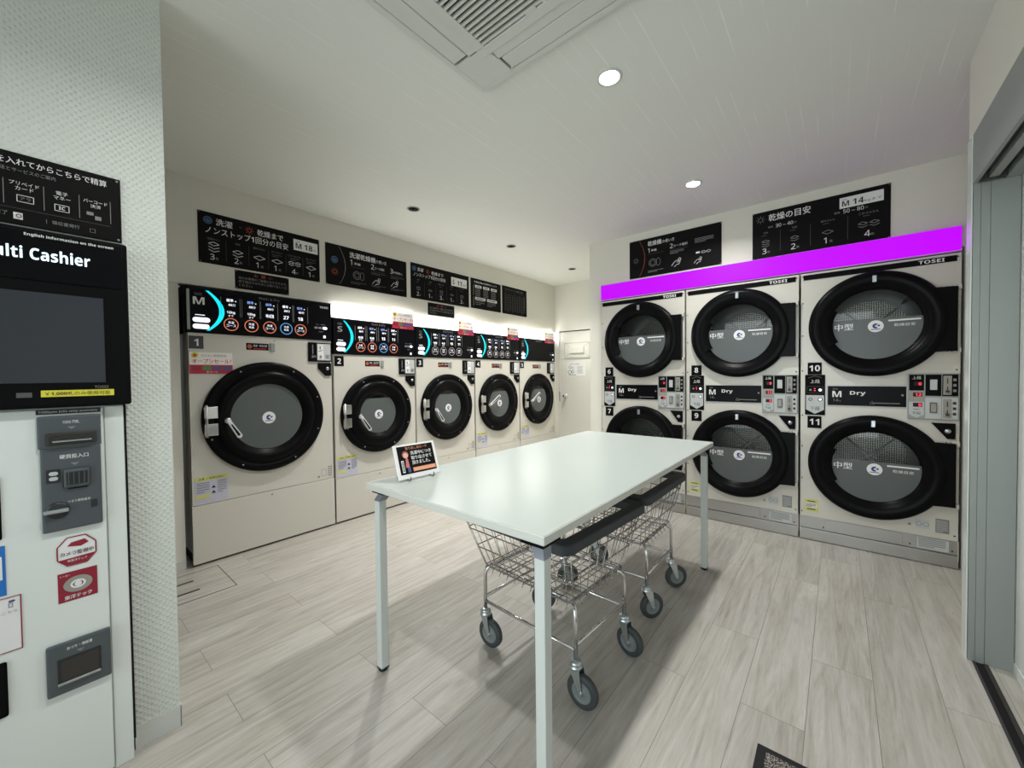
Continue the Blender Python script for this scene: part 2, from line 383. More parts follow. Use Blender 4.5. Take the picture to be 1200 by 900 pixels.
# aluminium header and jamb of the sliding door
mb = MB(); mb.box(-1.5, 2.566, -.446, -.433, 2.035, 2.241, 'alu'); mb.box(-1.5, 2.566, -.470, -.446, 2.06, 2.10, 'alu_dark'); mb.box(-1.5, 2.5, -.497, -.470, 2.035, 2.09, 'alu')
mb.box(-1.5, 2.566, -.520, -.497, 2.06, 2.10, 'alu_dark'); mb.box(-1.5, 2.566, -.563, -.520, 2.03, 2.06, 'alu'); mb.box(-1.5, 2.566, -.563, -.446, 2.10, 2.239, 'alu_dark'); mb.box(2.50, 2.52, -.52, -.446, 2.03, 2.06, 'alu_dark')
struct('trim_1', mb)
mb = MB(); mb.box(2.545, 2.566, -.5625, -.436, 0, 2.035, 'alu'); mb.box(2.541, 2.545, -.4555, -.436, 0, 2.035, 'alu'); mb.box(2.541, 2.545, -.482, -.457, 0, 2.035, 'alu'); mb.box(2.541, 2.545, -.5625, -.484, 0, 2.035, 'alu')
mb.box(2.548, 2.62, -.4345, -.430, 0, 2.24, 'kiosk_white'); struct('trim_2', mb)
mb = MB(); mb.box(-1.5, 2.54, -.456, -.448, 0, .004, 'alu_dark'); mb.box(-1.5, 2.54, -.480, -.456, 0, .001, 'gap'); mb.box(-1.5, 2.54, -.494, -.480, 0, .004, 'steel_dark'); struct('trim_3', mb)

# steel door at the far end of the passage
mb = MB(); R90 = None
d = bpy.data.objects.new('door_1', None); C.objects.link(d); d.location = (5.034, 3.235, 0); d.rotation_euler = (0, 0, -PI/2); d['kind'] = 'structure'
mb = MB(); mb.box(.012, .805, 0, .04, .006, 1.885, 'door_paint', .002); mb.build('door_leaf', d)
mb = MB(); mb.box(0, .012, -.012, .06, 0, 1.897, 'door_paint'); mb.box(.805, .815, -.012, .06, 0, 1.897, 'door_paint'); mb.box(.012, .805, -.012, .06, 1.887, 1.897, 'steel_dark'); mb.build('door_frame', d)
mb = MB(); X0, X1, Z0, Z1 = .09, .53, 1.49, 1.73
mb.box(X0, X1, -.012, 0, Z0, Z1, 'door_paint', .004)
mb.y0 = -.012; mb.frame(X0+.012, Z0+.012, X1-.012, Z1-.012, .006, 'ac_line')
mb.box(X0+.10, X1-.10, -.03, -.012, Z0+.07, Z1-.07, 'door_paint', .01)
mb.line([(X0+.02, Z0+.02), (X0+.10, Z0+.07)], .004, 'ac_line'); mb.line([(X1-.02, Z0+.02), (X1-.10, Z0+.07)], .004, 'ac_line'); mb.line([(X0+.02, Z1-.02), (X0+.10, Z1-.07)], .004, 'ac_line'); mb.line([(X1-.02, Z1-.02), (X1-.10, Z1-.07)], .004, 'ac_line')
mb.build('vent_cover', d)
mb = MB(); mb.lathe(.11, .937, [(0, -.062), (.02, -.062), (.028, -.05), (.026, -.035), (.012, -.028), (.012, -.008), (.036, -.006), (.036, 0)], 'chrome', 24)
mb.box(.004, .016, -.016, -.002, .86, 1.0, 'alu'); mb.build('door_knob', d)
mb = MB(-.003)
mb.box(.145, .44, -.002, 0, 1.235, 1.43, 'paper'); mb.text('ご利用のお客様へ', .165, 1.40, .016, 'ink_black', w_=.2)
for i in range(7): mb.rect(.31, 1.37-.016*i, .31+.10-.01*(i % 3), 1.374-.016*i, 'ink_grey', 1)
mb.ring(.19, 1.36, .022, .006, 'ink_black'); mb.ring(.235, 1.35, .018, .005, 'ink_grey'); mb.ring(.185, 1.29, .03, .007, 'ink_black'); mb.ring(.235, 1.295, .022, .006, 'ink_black'); mb.line([(.16, 1.25), (.29, 1.25)], .006, 'ink_black')
o = mb.build('notice_sheet', None, (5.033, 3.235, 0), -PI/2); tag(o, 'white printed notice sheet taped under the vent of the far white door', 'notice')

# ------------------------------------------------------------------ text & icon helpers
def stack_icon(mb, cx, cz, n, wd, m='ink_white', l=2, sh=.42, lw=.0035):
    for i in range(n):
        z = cz+(i-(n-1)/2)*wd*.33; p = [(cx-wd/2, z), (cx, z+wd*sh/2), (cx+wd/2, z), (cx, z-wd*sh/2)]
        if i == n-1: mb.line(p, lw, m, l, True)
        else: mb.line([p[0], p[3], p[2]], lw, m, l)
def sun_icon(mb, cx, cz, r, m, l=2, lw=.004):
    mb.ring(cx, cz, r*.55, lw, m, l, 16)
    for i in range(8):
        a = PI/4*i; mb.line([(cx+r*.72*math.cos(a), cz+r*.72*math.sin(a)), (cx+r*math.cos(a), cz+r*math.sin(a))], lw, m, l)
def wash_icon(mb, cx, cz, r, l=2):
    mb.disc(cx, cz, r, 'ink_blue', l, 20); mb.ring(cx, cz, r*.72, r*.1, 'black_board', l+1, 16); mb.rect(cx-r*.4, cz+r*.25, cx+r*.4, cz+r*.4, 'black_board', l+1)
def arc(mb, cx, cz, hw, hh, wd, m, l=2, n=16):
    """crescent bulging right between (cx, cz+hh) and (cx, cz-hh)"""
    for i in range(n):
        q = []
        for t, o_ in ((i/n, wd/2), ((i+1)/n, wd/2), ((i+1)/n, -wd/2), (i/n, -wd/2)):
            z = cz+hh*(1-2*t); x = cx+hw*(1-(1-2*t)**2)+o_*(.6+.4*math.sin(PI*t)); q.append((x, z))
        mb.poly(q, m, l)
def hand_icon(mb, cx, cz, r, l=2):
    w_ = r*.09
    mb.line([(cx-r, cz-r*.7), (cx-r*.5, cz-r*.1), (cx-r*.1, cz+r*.2), (cx+r*.5, cz+r*.1), (cx+r*.4, cz-r*.15), (cx, cz-r*.15)], w_, 'ink_white', l)
    mb.line([(cx-r*.5, cz-r), (cx, cz-r*.6), (cx+r*.4, cz-r*.6), (cx+r*.7, cz+r*.0)], w_, 'ink_white', l); mb.ring(cx+r*.55, cz+r*.35, r*.28, w_, 'ink_white', l, 14)
def greeking(mb, x, z, wd, n, dz, h, m='ink_dim', l=2):
    for i in range(n):
        k = wd*(1 if i < n-1 else .6); mb.rect(x, z-dz*i, x+k, z-dz*i+h, m, l)

BOARDS = 'black guide boards on the walls'
def board(w_, h_, loc, rotz, label, fn, t=.006, cat='sign', group=BOARDS, name='sign_board'):
    mb = MB(-t); mb.box(0, w_, -t, 0, 0, h_, 'black_board', .0015, 1); fn(mb, w_, h_)
    for x in (.008, w_-.008):
        for z in (.008, h_-.008): mb.disc(x, z, .0035, 'ink_grey', 1, 8)
    return tag(mb.build(name, None, loc, rotz), label, cat, group)

def kg_box(mb, x0, z0, x1, z1, letter, kg):
    mb.rect(x0, z0, x1, z1, 'ink_white', 1); h = z1-z0
    mb.text('SIZE', x0+h*.2, z1-h*.28, h*.13, 'ink_black'); mb.text(letter, x0+h*.18, z0+h*.18, h*.48, 'ink_black', bold=.02)
    mb.text(kg, x0+h*.95, z0+h*.18, h*.52, 'ink_black', bold=.02); mb.text('kgまで', x1-h*.12, z0+h*.18, h*.25, 'ink_black', 'R', w_=(x1-x0-h*1.9))

def guide18(mb, W, H):
    wash_icon(mb, .055, H-.055, .026); mb.text('洗濯', .10, H-.078, .046, 'ink_white', bold=.012); mb.line([(.235, H-.055), (.255, H-.055)], .004, 'ink_dim', 2); sun_icon(mb, .30, H-.06, .026, 'ink_orange')
    mb.text('乾燥まで', .35, H-.083, .046, 'ink_white', bold=.012, w_=.175); mb.text('ノンストップ1回分の目安', .04, H-.142, .048, 'ink_white', bold=.012, w_=.52)
    kg_box(mb, .60, H-.125, .785, H-.04, 'M', '18')
    heads = ['布団セット', '毛布', '掛けふとん', 'カーペット', 'こたつふとん', 'カーペット']; ns = [3, 2, 1, 1, 4, 1]
    cx = [.085, .225, .36, .48, .605, .73]
    for i, (c, n) in enumerate(zip(cx, ns)):
        mb.text(heads[i], c, H-.185, .014, 'ink_grey', 'C')
        if i > 2: greeking(mb, c-.035, H-.20, .07, 2, .012, .004, 'ink_dim')
        if n == 4: stack_icon(mb, c-.024, .108, 2, .042); stack_icon(mb, c+.024, .108, 2, .042)
        else: stack_icon(mb, c, .10 if n < 3 else .115, n, .062 if n > 1 else .075)
        mb.text(str(n), c-.022, .028, .038, 'ink_white', 'L'); mb.text('枚', c+.008, .03, .018, 'ink_grey', 'L')
        if i: mb.line([((cx[i-1]+c)/2, .03), ((cx[i-1]+c)/2, .17)], .0018, 'ink_dim', 2)
def guide_use(mb, W, H):
    wash_icon(mb, .075, H*.62, .03); sun_icon(mb, .075, H*.33, .032, 'ink_orange'); arc(mb, .115, H/2, .055, H*.46, .005, 'ink_grey', 2)
    mb.text('洗濯乾燥機', .21, H-.085, .05, 'ink_white', bold=.015, w_=.25); mb.text('の使い方', .465, H-.08, .032, 'ink_white', w_=.11)
    for i, (n, a) in enumerate((('1', '準備'), ('2', 'コース選択'), ('3', '料金投入'))):
        x = .215+.20*i; mb.text(n, x, H-.145, .045, 'ink_white'); mb.text(a, x+.035, H-.14, .022, 'ink_white', w_=.06 if i == 0 else .10)
        mb.line([(x, H-.16), (x+.14, H-.16)], .002, 'ink_dim'); greeking(mb, x, .055 if i else .05, .15, 2, .012, .0045, 'ink_dim')
        if i: greeking(mb, x, H-.178, .15, 2, .012, .0045, 'ink_dim')
    mb.ring(.275, .115, .036, .004, 'ink_grey', 2); mb.ring(.275, .115, .022, .003, 'ink_grey', 2); mb.ring(.325, .115, .02, .003, 'ink_grey', 2, ry=.036)
    hand_icon(mb, .47, .10, .045); hand_icon(mb, .665, .11, .045)
def guide11(mb, W, H):
    wash_icon(mb, .04, H-.055, .026); mb.text('洗濯', .08, H-.075, .036, 'ink_white', bold=.01); sun_icon(mb, .21, H-.06, .024, 'ink_orange'); mb.text('乾燥まで', .26, H-.08, .036, 'ink_white', bold=.01, w_=.16)
    mb.text('ノンストップ1回分の目安', .03, H-.13, .038, 'ink_white', bold=.01, w_=.42); kg_box(mb, .535, H-.145, .77, H-.05, 'S', '11')
    ns = [2, 1, 3, 1, 2]
    for i, n in enumerate(ns):
        c = .09+.15*i; mb.text(['毛布', '布団', '掛けふとん', 'シーツ', 'カーペット'][i], c, H-.17, .014, 'ink_grey', 'C'); greeking(mb, c-.03, H-.19, .06, 1, .01, .004)
        stack_icon(mb, c, .105, n, .05, 'ink_grey'); mb.text(str(n), c-.022, .03, .04, 'ink_white'); mb.text('枚', c+.01, .03, .02, 'ink_grey')
        if i: mb.line([(c-.075, .03), (c-.075, .18)], .0018, 'ink_dim', 2)
def table_board(mb, W, H):
    mb.text('洗濯乾燥機の洗濯表示について', .05, H-.05, .022, 'ink_white', w_=W*.75)
    for j, (z, n) in enumerate(((H-.105, 3), (.105, 2))):
        for i in range(n):
            a = .07+(W-.12)/n*i; mb.rect(a, z, a+(W-.12)/n-.03, z+.03, 'ink_white'); mb.rect(a+.02, z+.01, a+(W-.12)/n-.05, z+.02, 'ink_black', 2)
            greeking(mb, a, z-.016, (W-.12)/n-.05, 7 if j == 0 else 3, .016 if j == 0 else .02, .005, 'ink_grey')
        mb.rect(.04, z-.09 if j == 0 else z-.08, .047, z+.03, 'ink_grey')
def list_board(mb, W, H):
    mb.text('コインランドリーご利用の注意', .05, H-.055, .026, 'ink_grey', w_=W*.72)
    mb.line([(.04, H-.075), (W-.04, H-.075)], .002, 'ink_dim')
    for i in range(9): greeking(mb, .045+.048*i, H-.10-.012*(i % 2), .034, 14, .0165, .005, 'ink_dim')
    mb.rect(W-.06, .10, W-.05, H-.1, 'ink_dim')
def request(mb, W, H):
    mb.text('お  願  い', W*.5, H-.034, .022, 'ink_orange', 'C', w_=W*.34)
    mb.text('他のお客様のご迷惑になりますので、', .02, H-.062, .020, 'ink_grey', w_=W*.9); mb.text('終了後はすみやかにお取り出しくだ', .02, H-.088, .020, 'ink_grey', w_=W*.9); mb.text('ください。', .02, H-.113, .018, 'ink_grey', w_=W*.25)
def dry_use(mb, W, H):
    sun_icon(mb, .065, H*.46, .028, 'ink_grey', lw=.0025); arc(mb, .10, H/2, .05, H*.46, .004, 'ink_orange', 2)
    mb.text('乾燥機', .18, H-.075, .045, 'ink_white', bold=.015, w_=.125); mb.text('の使い方', .31, H-.072, .03, 'ink_white', w_=.11)
    for i, (n, a) in enumerate((('1', '準備'), ('2', 'コース選択'))):
        x = .18+.20*i; mb.text(n, x, H-.135, .04, 'ink_white'); mb.text(a, x+.03, H-.13, .022, 'ink_white', w_=.05 if i == 0 else .12)
        mb.line([(x, H-.15), (x+.15, H-.15)], .002, 'ink_dim')
    greeking(mb, .38, H-.165, .12, 3, .011, .004, 'ink_grey'); greeking(mb, .59, H-.10, .15, 4, .011, .004, 'ink_grey'); greeking(mb, .18, .045, .14, 2, .011, .004, 'ink_grey')
    mb.ring(.225, .12, .036, .004, 'ink_grey'); mb.ring(.225, .12, .022, .003, 'ink_grey'); mb.ring(.275, .12, .02, .003, 'ink_grey', ry=.036)
    hand_icon(mb, .44, .09, .045); mb.rect(.60, .125, .63, .14, 'ink_white'); mb.ring(.66, .13, .018, .003, 'ink_white', ry=.01); mb.ring(.70, .13, .018, .003, 'ink_white', ry=.01); hand_icon(mb, .62, .07, .035)
def dry_guide(mb, W, H):
    sun_icon(mb, .055, H-.06, .03, 'ink_grey', lw=.003); mb.text('乾燥の目安', .11, H-.085, .055, 'ink_white', bold=.015, w_=.26); kg_box(mb, .535, H-.105, .765, H-.03, 'M', '14')
    for cx, a, b in ((.185, '30', '40'), (.585, '50', '80')):
        mb.text('標準', cx-.08, H-.137, .016, 'ink_grey'); mb.text(a+' – '+b, cx-.03, H-.14, .026, 'ink_white', w_=.11); mb.text('分', cx+.085, H-.137, .016, 'ink_grey')
    for i, n in enumerate((3, 2, 1, 4)):
        c = (.09, .275, .47, .69)[i]; mb.text(['毛布', '毛布', '掛けふとん', 'こたつふとん'][i], c, H-.175, .015, 'ink_grey', 'C'); greeking(mb, c-.03, H-.19, .06, 1, .01, .004)
        if n == 4: stack_icon(mb, c-.03, .12, 2, .05, 'ink_grey'); stack_icon(mb, c+.03, .12, 2, .05, 'ink_grey')
        else: stack_icon(mb, c, .115, n, .05 if n > 1 else .065, 'ink_grey')
        mb.text(str(n), c-.022, .035, .042, 'ink_white'); mb.text('枚', c+.01, .038, .018, 'ink_grey')
    for x in (.185, .37, .58): mb.line([(x, .04), (x, .20)], .002, 'ink_dim')

YB = 3.30
board(.80, .345, (.72, YB, 2.035), 0, 'black board M 18kg with six load sizes, above the largest washer', guide18)
board(.80, .345, (1.57, YB, 2.035), 0, 'black board explaining three washer steps with hand icons and a thin arc', guide_use)
board(.805, .355, (2.42, YB, 2.04), 0, 'black board S 11kg with five load sizes, above the washer numbered 3', guide11)
board(.53, .35, (3.255, YB, 2.045), 0, 'black board of washing tables with white header boxes, beside the plain list board', table_board)
board(.51, .355, (3.812, YB, 2.045), 0, 'black board of fine grey vertical lists, nearest the far passage door', list_board)
NB = 'small request notices under the guide boards'
board(.355, .13, (.925, YB, 1.892), 0, 'small brown-black request notice directly above the largest washer', request, group=NB)
board(.365, .13, (2.63, YB, 1.893), 0, 'small dark request notice under the S 11kg board', request, group=NB)
board(.80, .352, (3.69, 1.558, 2.163), -PI/2, 'black board on using the dryer, above the dryers numbered 6 and 7', dry_use)
board(.80, .365, (3.69, .535, 2.147), -PI/2, 'black board M 14kg with dryer times, above the middle and right dryers', dry_guide)
def pay_board(mb, W, H):
    mb.text('番号を入れてからこちらで精算', W-.032, H-.036, .0195, 'ink_white', 'R', bold=.012, w_=.255)
    mb.text('精算方法とサービスのご案内', W-.14, H-.056, .0115, 'ink_grey', 'R', w_=.135)
    for x in (W-.025, W-.093, W-.164, W-.238, W-.31, W-.38): mb.line([(x, .055), (x, .125)], .0014, 'ink_grey')
    mb.text('バーコード', W-.058, .108, .011, 'ink_white', 'C', w_=.052); mb.text('決済', W-.058, .094, .011, 'ink_white', 'C')
    mb.text('電子', W-.128, .110, .011, 'ink_white', 'C'); mb.text('マネー', W-.128, .096, .011, 'ink_white', 'C', w_=.034)
    mb.text('プリペイド', W-.20, .113, .011, 'ink_white', 'C', w_=.055); mb.text('カード', W-.20, .099, .011, 'ink_white', 'C', w_=.034)
    mb.text('クレジット', W-.27, .113, .011, 'ink_white', 'C', w_=.05); mb.ring(W-.275, .085, .01, .0015, 'ink_white'); mb.text('現金', W-.345, .108, .012, 'ink_white', 'C')
    mb.frame(W-.144, .062, W-.114, .082, .0015, 'ink_white'); mb.text('IC', W-.129, .067, .010, 'ink_white', 'C', bold=.02)
    mb.frame(W-.215, .066, W-.183, .086, .0015, 'ink_white'); mb.text('アラ', W-.199, .071, .009, 'ink_grey', 'C')
    mb.rect(W-.078, .070, W-.063, .080, 'ink_grey'); mb.rect(W-.060, .058, W-.046, .070, 'ink_grey')
    mb.line([(.01, .046), (W-.025, .046)], .001, 'ink_dim'); mb.text('精算完了', W-.232, .022, .012, 'ink_grey', 'R'); mb.rect(W-.222, .015, W-.205, .034, 'ink_white'); mb.ring(W-.212, .0245, .0055, .0018, 'ink_black', 3); mb.rect(W-.161, .018, W-.160, .03, 'ink_grey')
    mb.text('領収書発行', W-.15, .019, .011, 'ink_grey', 'L', w_=.056); mb.frame(W-.072, .016, W-.060, .028, .001, 'ink_grey')
board(.50, .205, (-.304, 1.826, 1.700), 0, 'black payment guide board mounted above the payment machine screen', pay_board)

# ------------------------------------------------------------------ washing machines
def logo(mb, cx, cz, r, l=6):
    mb.disc(cx, cz, r, 'sticker_white', l, 28); mb.ring(cx, cz+.05*r, r*.42, r*.3, 'navy', l+1, 20, PI*.3, PI*1.7); mb.disc(cx+r*.38, cz+.1*r, r*.16, 'navy', l+1, 10)
    mb.rect(cx-r*.6, cz-r*.58, cx+r*.6, cz-r*.46, 'navy', l+1)

def sale_tag(mb, w_, h_):
    mb.rect(0, h_*.42, w_, h_, 'sticker_pink', 1); mb.rect(0, 0, w_, h_*.42, 'sticker_red', 1)
    mb.disc(w_*.12, h_*.85, h_*.13, 'sticker_yellow', 2, 12); mb.disc(w_*.12, h_*.85, h_*.07, 'ink_orange', 3, 10)
    mb.text('3/1(土) 期間限定', w_*.26, h_*.77, h_*.13, 'ink_grey', w_=w_*.6); mb.text('オープンセール！', w_*.06, h_*.49, h_*.20, 'ink_red', bold=.02, w_=w_*.9)
    for i, c_ in enumerate(('seal_red', 'sticker_green', 'sticker_navy', 'sticker_navy')): mb.rect(w_*(.06+.235*i), h_*.17, w_*(.25+.235*i), h_*.36, c_, 2)
    mb.text('全コース', w_*.5, h_*.03, h_*.1, 'sticker_white', 'C')

WG = 'washing machines in the row along the back wall'
def washer(x0, W, H, zp, big, num, label, lit=True, turned=False):
    """x0 left edge in the room, W width, H top, zp bottom of the control panel"""
    t = thing('washing_machine', label, 'washing machine', (x0, 3.288, 0), 0, WG)
    split = .405 if big else .385
    dcx, dcz, R_, rg = (.462, .968, .402, .24) if big else (.407, .918, .355, .182)
    # cabinet: front sheet with a round hole, sides behind
    mb = MB(); n = 64
    hole = [(dcx+(R_-.03)*math.cos(2*PI*i/n), dcz+(R_-.03)*math.sin(2*PI*i/n)) for i in range(n)]
    def sq(a):
        c_, s_ = math.cos(a), math.sin(a); x = dcx+c_*10; z = dcz+s_*10
        k = min([((W if c_ > 0 else 0)-dcx)/c_ if abs(c_) > 1e-9 else 1e9, ((zp if s_ > 0 else split+.002)-dcz)/s_ if abs(s_) > 1e-9 else 1e9])
        return dcx+c_*k, dcz+s_*k
    angs = sorted(set([2*PI*i/n for i in range(n)]+[math.atan2(z-dcz, x-dcx) % (2*PI) for x in (0, W) for z in (split+.002, zp)]))
    oi = [mb.V(*((lambda p: (p[0], 0, p[1]))(sq(a)))) for a in angs]; ii = [mb.V(dcx+(R_-.03)*math.cos(a), 0, dcz+(R_-.03)*math.sin(a)) for a in angs]
    for i in range(len(angs)):
        j = (i+1) % len(angs); mb.face([ii[i], oi[i], oi[j], ii[j]], 'enamel')
    mb.box(0, .004, .0, .80, .09, zp, 'enamel'); mb.box(W-.004, W, .0, .80, .09, zp, 'enamel'); mb.box(0, W, .79, .80, .09, H-.01, 'enamel_edge'); mb.box(.01, W-.01, .03, .79, H-.03, H-.01, 'enamel_edge')
    mb.box(0, W, .012, .79, .035, .09, 'gap'); mb.y0 = 0
    mb.disc(W*.545, zp-.024, .0045, 'ink_grey', 1, 8); mb.build('cabinet', t)
    mb = MB(0); mb.box(0, W, -.006, .02, .014, split-.002, 'enamel', .003); mb.y0 = -.006
    mb.disc(W*.5, split-.028, .008, 'stainless', 1, 12); mb.disc(W*.5, split-.028, .003, 'gap', 2, 8)
    mb.box(.05, W-.05, .03, .06, 0, .014, 'gap'); mb.build('lower_panel', t)
    # drum behind the door
    mb = MB(); mb.lathe(dcx, dcz, [(R_-.05, .02), (R_-.06, .06), (rg+.10, .07), (rg+.10, .4), (0, .4)], 'drum', 48)
    for a in (PI/2, PI/2+2*PI/3, PI/2-2*PI/3):
        ca, sa = math.cos(a), math.sin(a); r1, r2 = rg+.09, rg-.02
        mb.prism([(dcx+r1*ca-.05*sa, dcz+r1*sa+.05*ca), (dcx+r2*ca, dcz+r2*sa), (dcx+r1*ca+.05*sa, dcz+r1*sa-.05*ca)], .1, .38, 'stainless')
    mb.build('drum', t)
    # door
    mb = MB(); k = R_/.40
    mb.lathe(dcx, dcz, [(R_, .002), (R_, -.028), (R_-.006, -.036), (R_-.05*k, -.040), (R_-.056*k, -.030), (R_-.066*k, -.030), (R_-.072*k, -.046), (R_-.11*k, -.050), (rg+.035, -.046), (rg+.024, -.032), (rg+.006, -.026), (rg-.004, -.012), (rg-.004, .03), (R_-.06, .05)], 'black_door', 96)
    mb.lathe(dcx, dcz, [(R_-.055*k, -.0405), (R_-.060*k, -.0425), (R_-.063*k, -.0405)], 'black_gloss', 96)
    for a in (20, 62, 118, 200, 242, 298, 340):
        a = math.radians(a); mb.lathe(dcx+(R_-.028)*math.cos(a), dcz+(R_-.028)*math.sin(a), [(0, -.0415), (.005, -.041), (.006, -.037)], 'stainless', 8)
    dr = mb.build('door', t)
    mb = MB(-.02); seg = 48
    mb.face([mb.V(dcx+rg*math.cos(2*PI*i/seg), -.018, dcz+rg*math.sin(2*PI*i/seg)) for i in range(seg)], 'door_glass')
    a0 = 86 if big else 50
    cut = math.radians(a0); fl = [(dcx+.995*rg*math.cos(t_), dcz+.995*rg*math.sin(t_)) for t_ in [PI-cut+(PI+2*cut)*i/40 for i in range(41)]]
    mb.poly(fl, 'film', 0); logo(mb, dcx+.002, dcz-.01, .044 if big else .042, 2)
    mb.build('door_glass', dr)
    # hinge block on the left and the pull lever
    mb = MB(); hx = dcx-R_+.01
    mb.box(hx, hx+.075*k, -.052, -.034, dcz+.015, dcz+.095, 'chrome', .004); mb.box(hx, hx+.075*k, -.052, -.034, dcz-.10, dcz-.02, 'chrome', .004); mb.box(hx+.005, hx+.05*k, -.046, -.03, dcz-.02, dcz+.015, 'black_satin')
    mb.tube([(hx+.012, -.045, dcz-.11), (hx+.012, -.045, dcz+.105)], .009, 'stainless', 8); mb.build('hinge', dr)
    mb = MB(); px_, pz_ = dcx-.265*k, dcz-.005; ex, ez = (dcx-.20*k, dcz-.12*k)
    if not big: px_, pz_, ex, ez = (dcx-.205, dcz-.012, dcx-.122, dcz-.135) if not turned else (dcx-.225, dcz-.015, dcx-.06, dcz+.085)
    mb.lathe(px_, pz_, [(0, -.078), (.018, -.076), (.022, -.068), (.022, -.04)], 'chrome', 20)
    dx, dz = ex-px_, ez-pz_; ln = math.hypot(dx, dz); ux, uz = dx/ln, dz/ln; vx, vz = -uz, ux
    mb.prism([(px_+vx*.012, pz_+vz*.012), (ex+vx*.017, ez+vz*.017), (ex+ux*.012, ez+uz*.012), (ex-vx*.017, ez-vz*.017), (px_-vx*.012, pz_-vz*.012)], -.086, -.072, 'silver', .003)
    mb.prism([(px_+ux*.03+vx*.004, pz_+uz*.03+vz*.004), (ex+vx*.008-ux*.01, ez+vz*.008-uz*.01), (ex-vx*.008-ux*.01, ez-vz*.008-uz*.01), (px_+ux*.03-vx*.004, pz_+uz*.03-vz*.004)], -.0868, -.085, 'black_satin')
    mb.build('handle', dr)
    # control panel
    mb = MB(-.012); mb.box(0 if not big else -.0, W, -.012, .06, zp+.002, H, 'black_gloss', .003, 1)
    if big: mb.box(-.018, -.002, .0, .3, zp+.0, H, 'black_satin'); mb.box(.0, .016, -.0128, -.011, zp+.02, H-.02, 'alu')
    ph = H-zp; Z = lambda f: zp+ph*f; X = lambda f: f*W
    mb.text('SIZE', X(.045), Z(.82), ph*.05, 'ink_grey'); mb.text('M' if big else 'S', X(.035) if big else X(.045), Z(.62), ph*.16, 'ink_white' if big else 'ink_grey', bold=.02, w_=X(.065) if big else X(.05))
    arc(mb, X(.115), Z(.5), X(.085), ph*.44, .030 if big else .026, 'cyan_on', 2)
    mb.rect(X(.045), Z(.385), X(.10), Z(.40), 'lit_white', 2); mb.pill(X(.03), Z(.235), X(.13), Z(.34), 'lit_white', 2); mb.pill(X(.03), Z(.09), X(.125), Z(.195), 'lit_white', 2)
    mb.text('コース', X(.08), Z(.265), ph*.04, 'ink_grey', 'C', 3); mb.text('Wash & Dry', X(.51), Z(.87), ph*.085, 'ink_grey', 'C')
    cs = [.255, .385, .51, .63, .74] if big else [.295, .43, .57, .70]
    if lit:
        for i, c in enumerate(cs):
            ring_m = ('ring_red', 'ring_red', 'ring_red', 'ring_blue', 'ring_red')[i] if big else (('ring_red', 'ring_red', 'ring_blue', 'ring_red')[i] if num == 2 else 'ring_dim')
            mb.ring(X(c), Z(.235), ph*.145, ph*.018, ring_m, 2); mb.text('洗濯', X(c), Z(.25), ph*.055, 'lit_white', 'C', 2); mb.text('乾燥' if i % 2 else 'コース', X(c), Z(.18), ph*.05, 'lit_white', 'C', 2)
            mb.text('標準', X(c)-.004, Z(.75), ph*.065, 'lit_blue' if i % 3 else 'lit_white', 'C', 2, bold=.03); mb.rect(X(c)+.026, Z(.76), X(c)+.034, Z(.78), 'lit_white', 2)
            mb.text('60分', X(c)+.008, Z(.65), ph*.06, 'lit_white', 'C', 2, bold=.02)
            tx = ('12kg', '12kg', '布団', '27', '18')[i] if big else ('布団', '毛布', '15', '11')[i]
            mb.text(tx, X(c), Z(.47), ph*(.085 if i > 1 else .07), 'lit_white', 'C', 2, bold=.02)
            if i < 2: mb.text('まで', X(c), Z(.41), ph*.045, 'lit_white', 'C', 2)
            for d_ in (-.06, .058): mb.line([(X(c+d_), Z(.42)), (X(c+d_), Z(.84))], .003, 'ink_grey', 2)
    mb.text('中止・一時停止', X(.905), Z(.40), ph*.035, 'ink_grey', 'C'); mb.pill(X(.85), Z(.30), X(.88), Z(.355), 'ink_grey', 2); mb.pill(X(.885), Z(.30), X(.915), Z(.355), 'ink_grey', 2); mb.pill(X(.92), Z(.29), X(.96), Z(.365), 'lit_white', 2)
    mb.text('注意灯', X(.905), Z(.21), ph*.035, 'ink_grey', 'C'); mb.rect(X(.925), Z(.06), X(.945), Z(.13), 'lit_white', 2)
    if big: mb.text('TOSEI', X(.90), Z(.86), ph*.05, 'ink_white', bold=.03, w_=X(.07))
    mb.build('control_panel', t)
    # number plate
    mb = MB(-.003); a, b_ = (.008, zp-.105) if big else (.010, zp-.10); w_, h_ = (.078, .085) if big else (.082, .085)
    mb.box(a, a+w_, -.003, 0, b_, b_+h_, 'plate_grey' if big else 'black_satin'); mb.text(str(num), a+w_/2, b_+h_*.22, h_*.55, 'ink_white', 'C', bold=.02); mb.build('number_plate', t)
    # heat caution label and small lock
    mb = MB(-.001); a, z = (W*.35, zp-.10); mb.rect(a, z, a+.145, z+.05, 'black_board', 0); mb.disc(a+.022, z+.025, .016, 'ink_orange', 1, 14); mb.text('高温・高温注意', a+.045, z+.024, .016, 'ink_white', w_=.09); mb.rect(a+.045, z+.008, a+.13, z+.013, 'ink_red', 1)
    mb.box(a+.155, a+.185, -.012, 0, z-.005, z+.055, 'alu', .003); mb.build('caution_label', t)
    # coin box
    mb = MB(-.014); x1 = W-.008; x0_ = W-.19; z1 = zp-.02; z0_ = z1-.155
    mb.box(x0_, x1, -.014, .01, z0_, z1, 'black_satin', .003); mb.rect(x0_+.065, z0_+.01, x1-.008, z1-.01, 'panel_grey', 1); mb.rect(x0_+.07, z0_+.015, x0_+.115, z1-.015, 'sticker_white', 2)
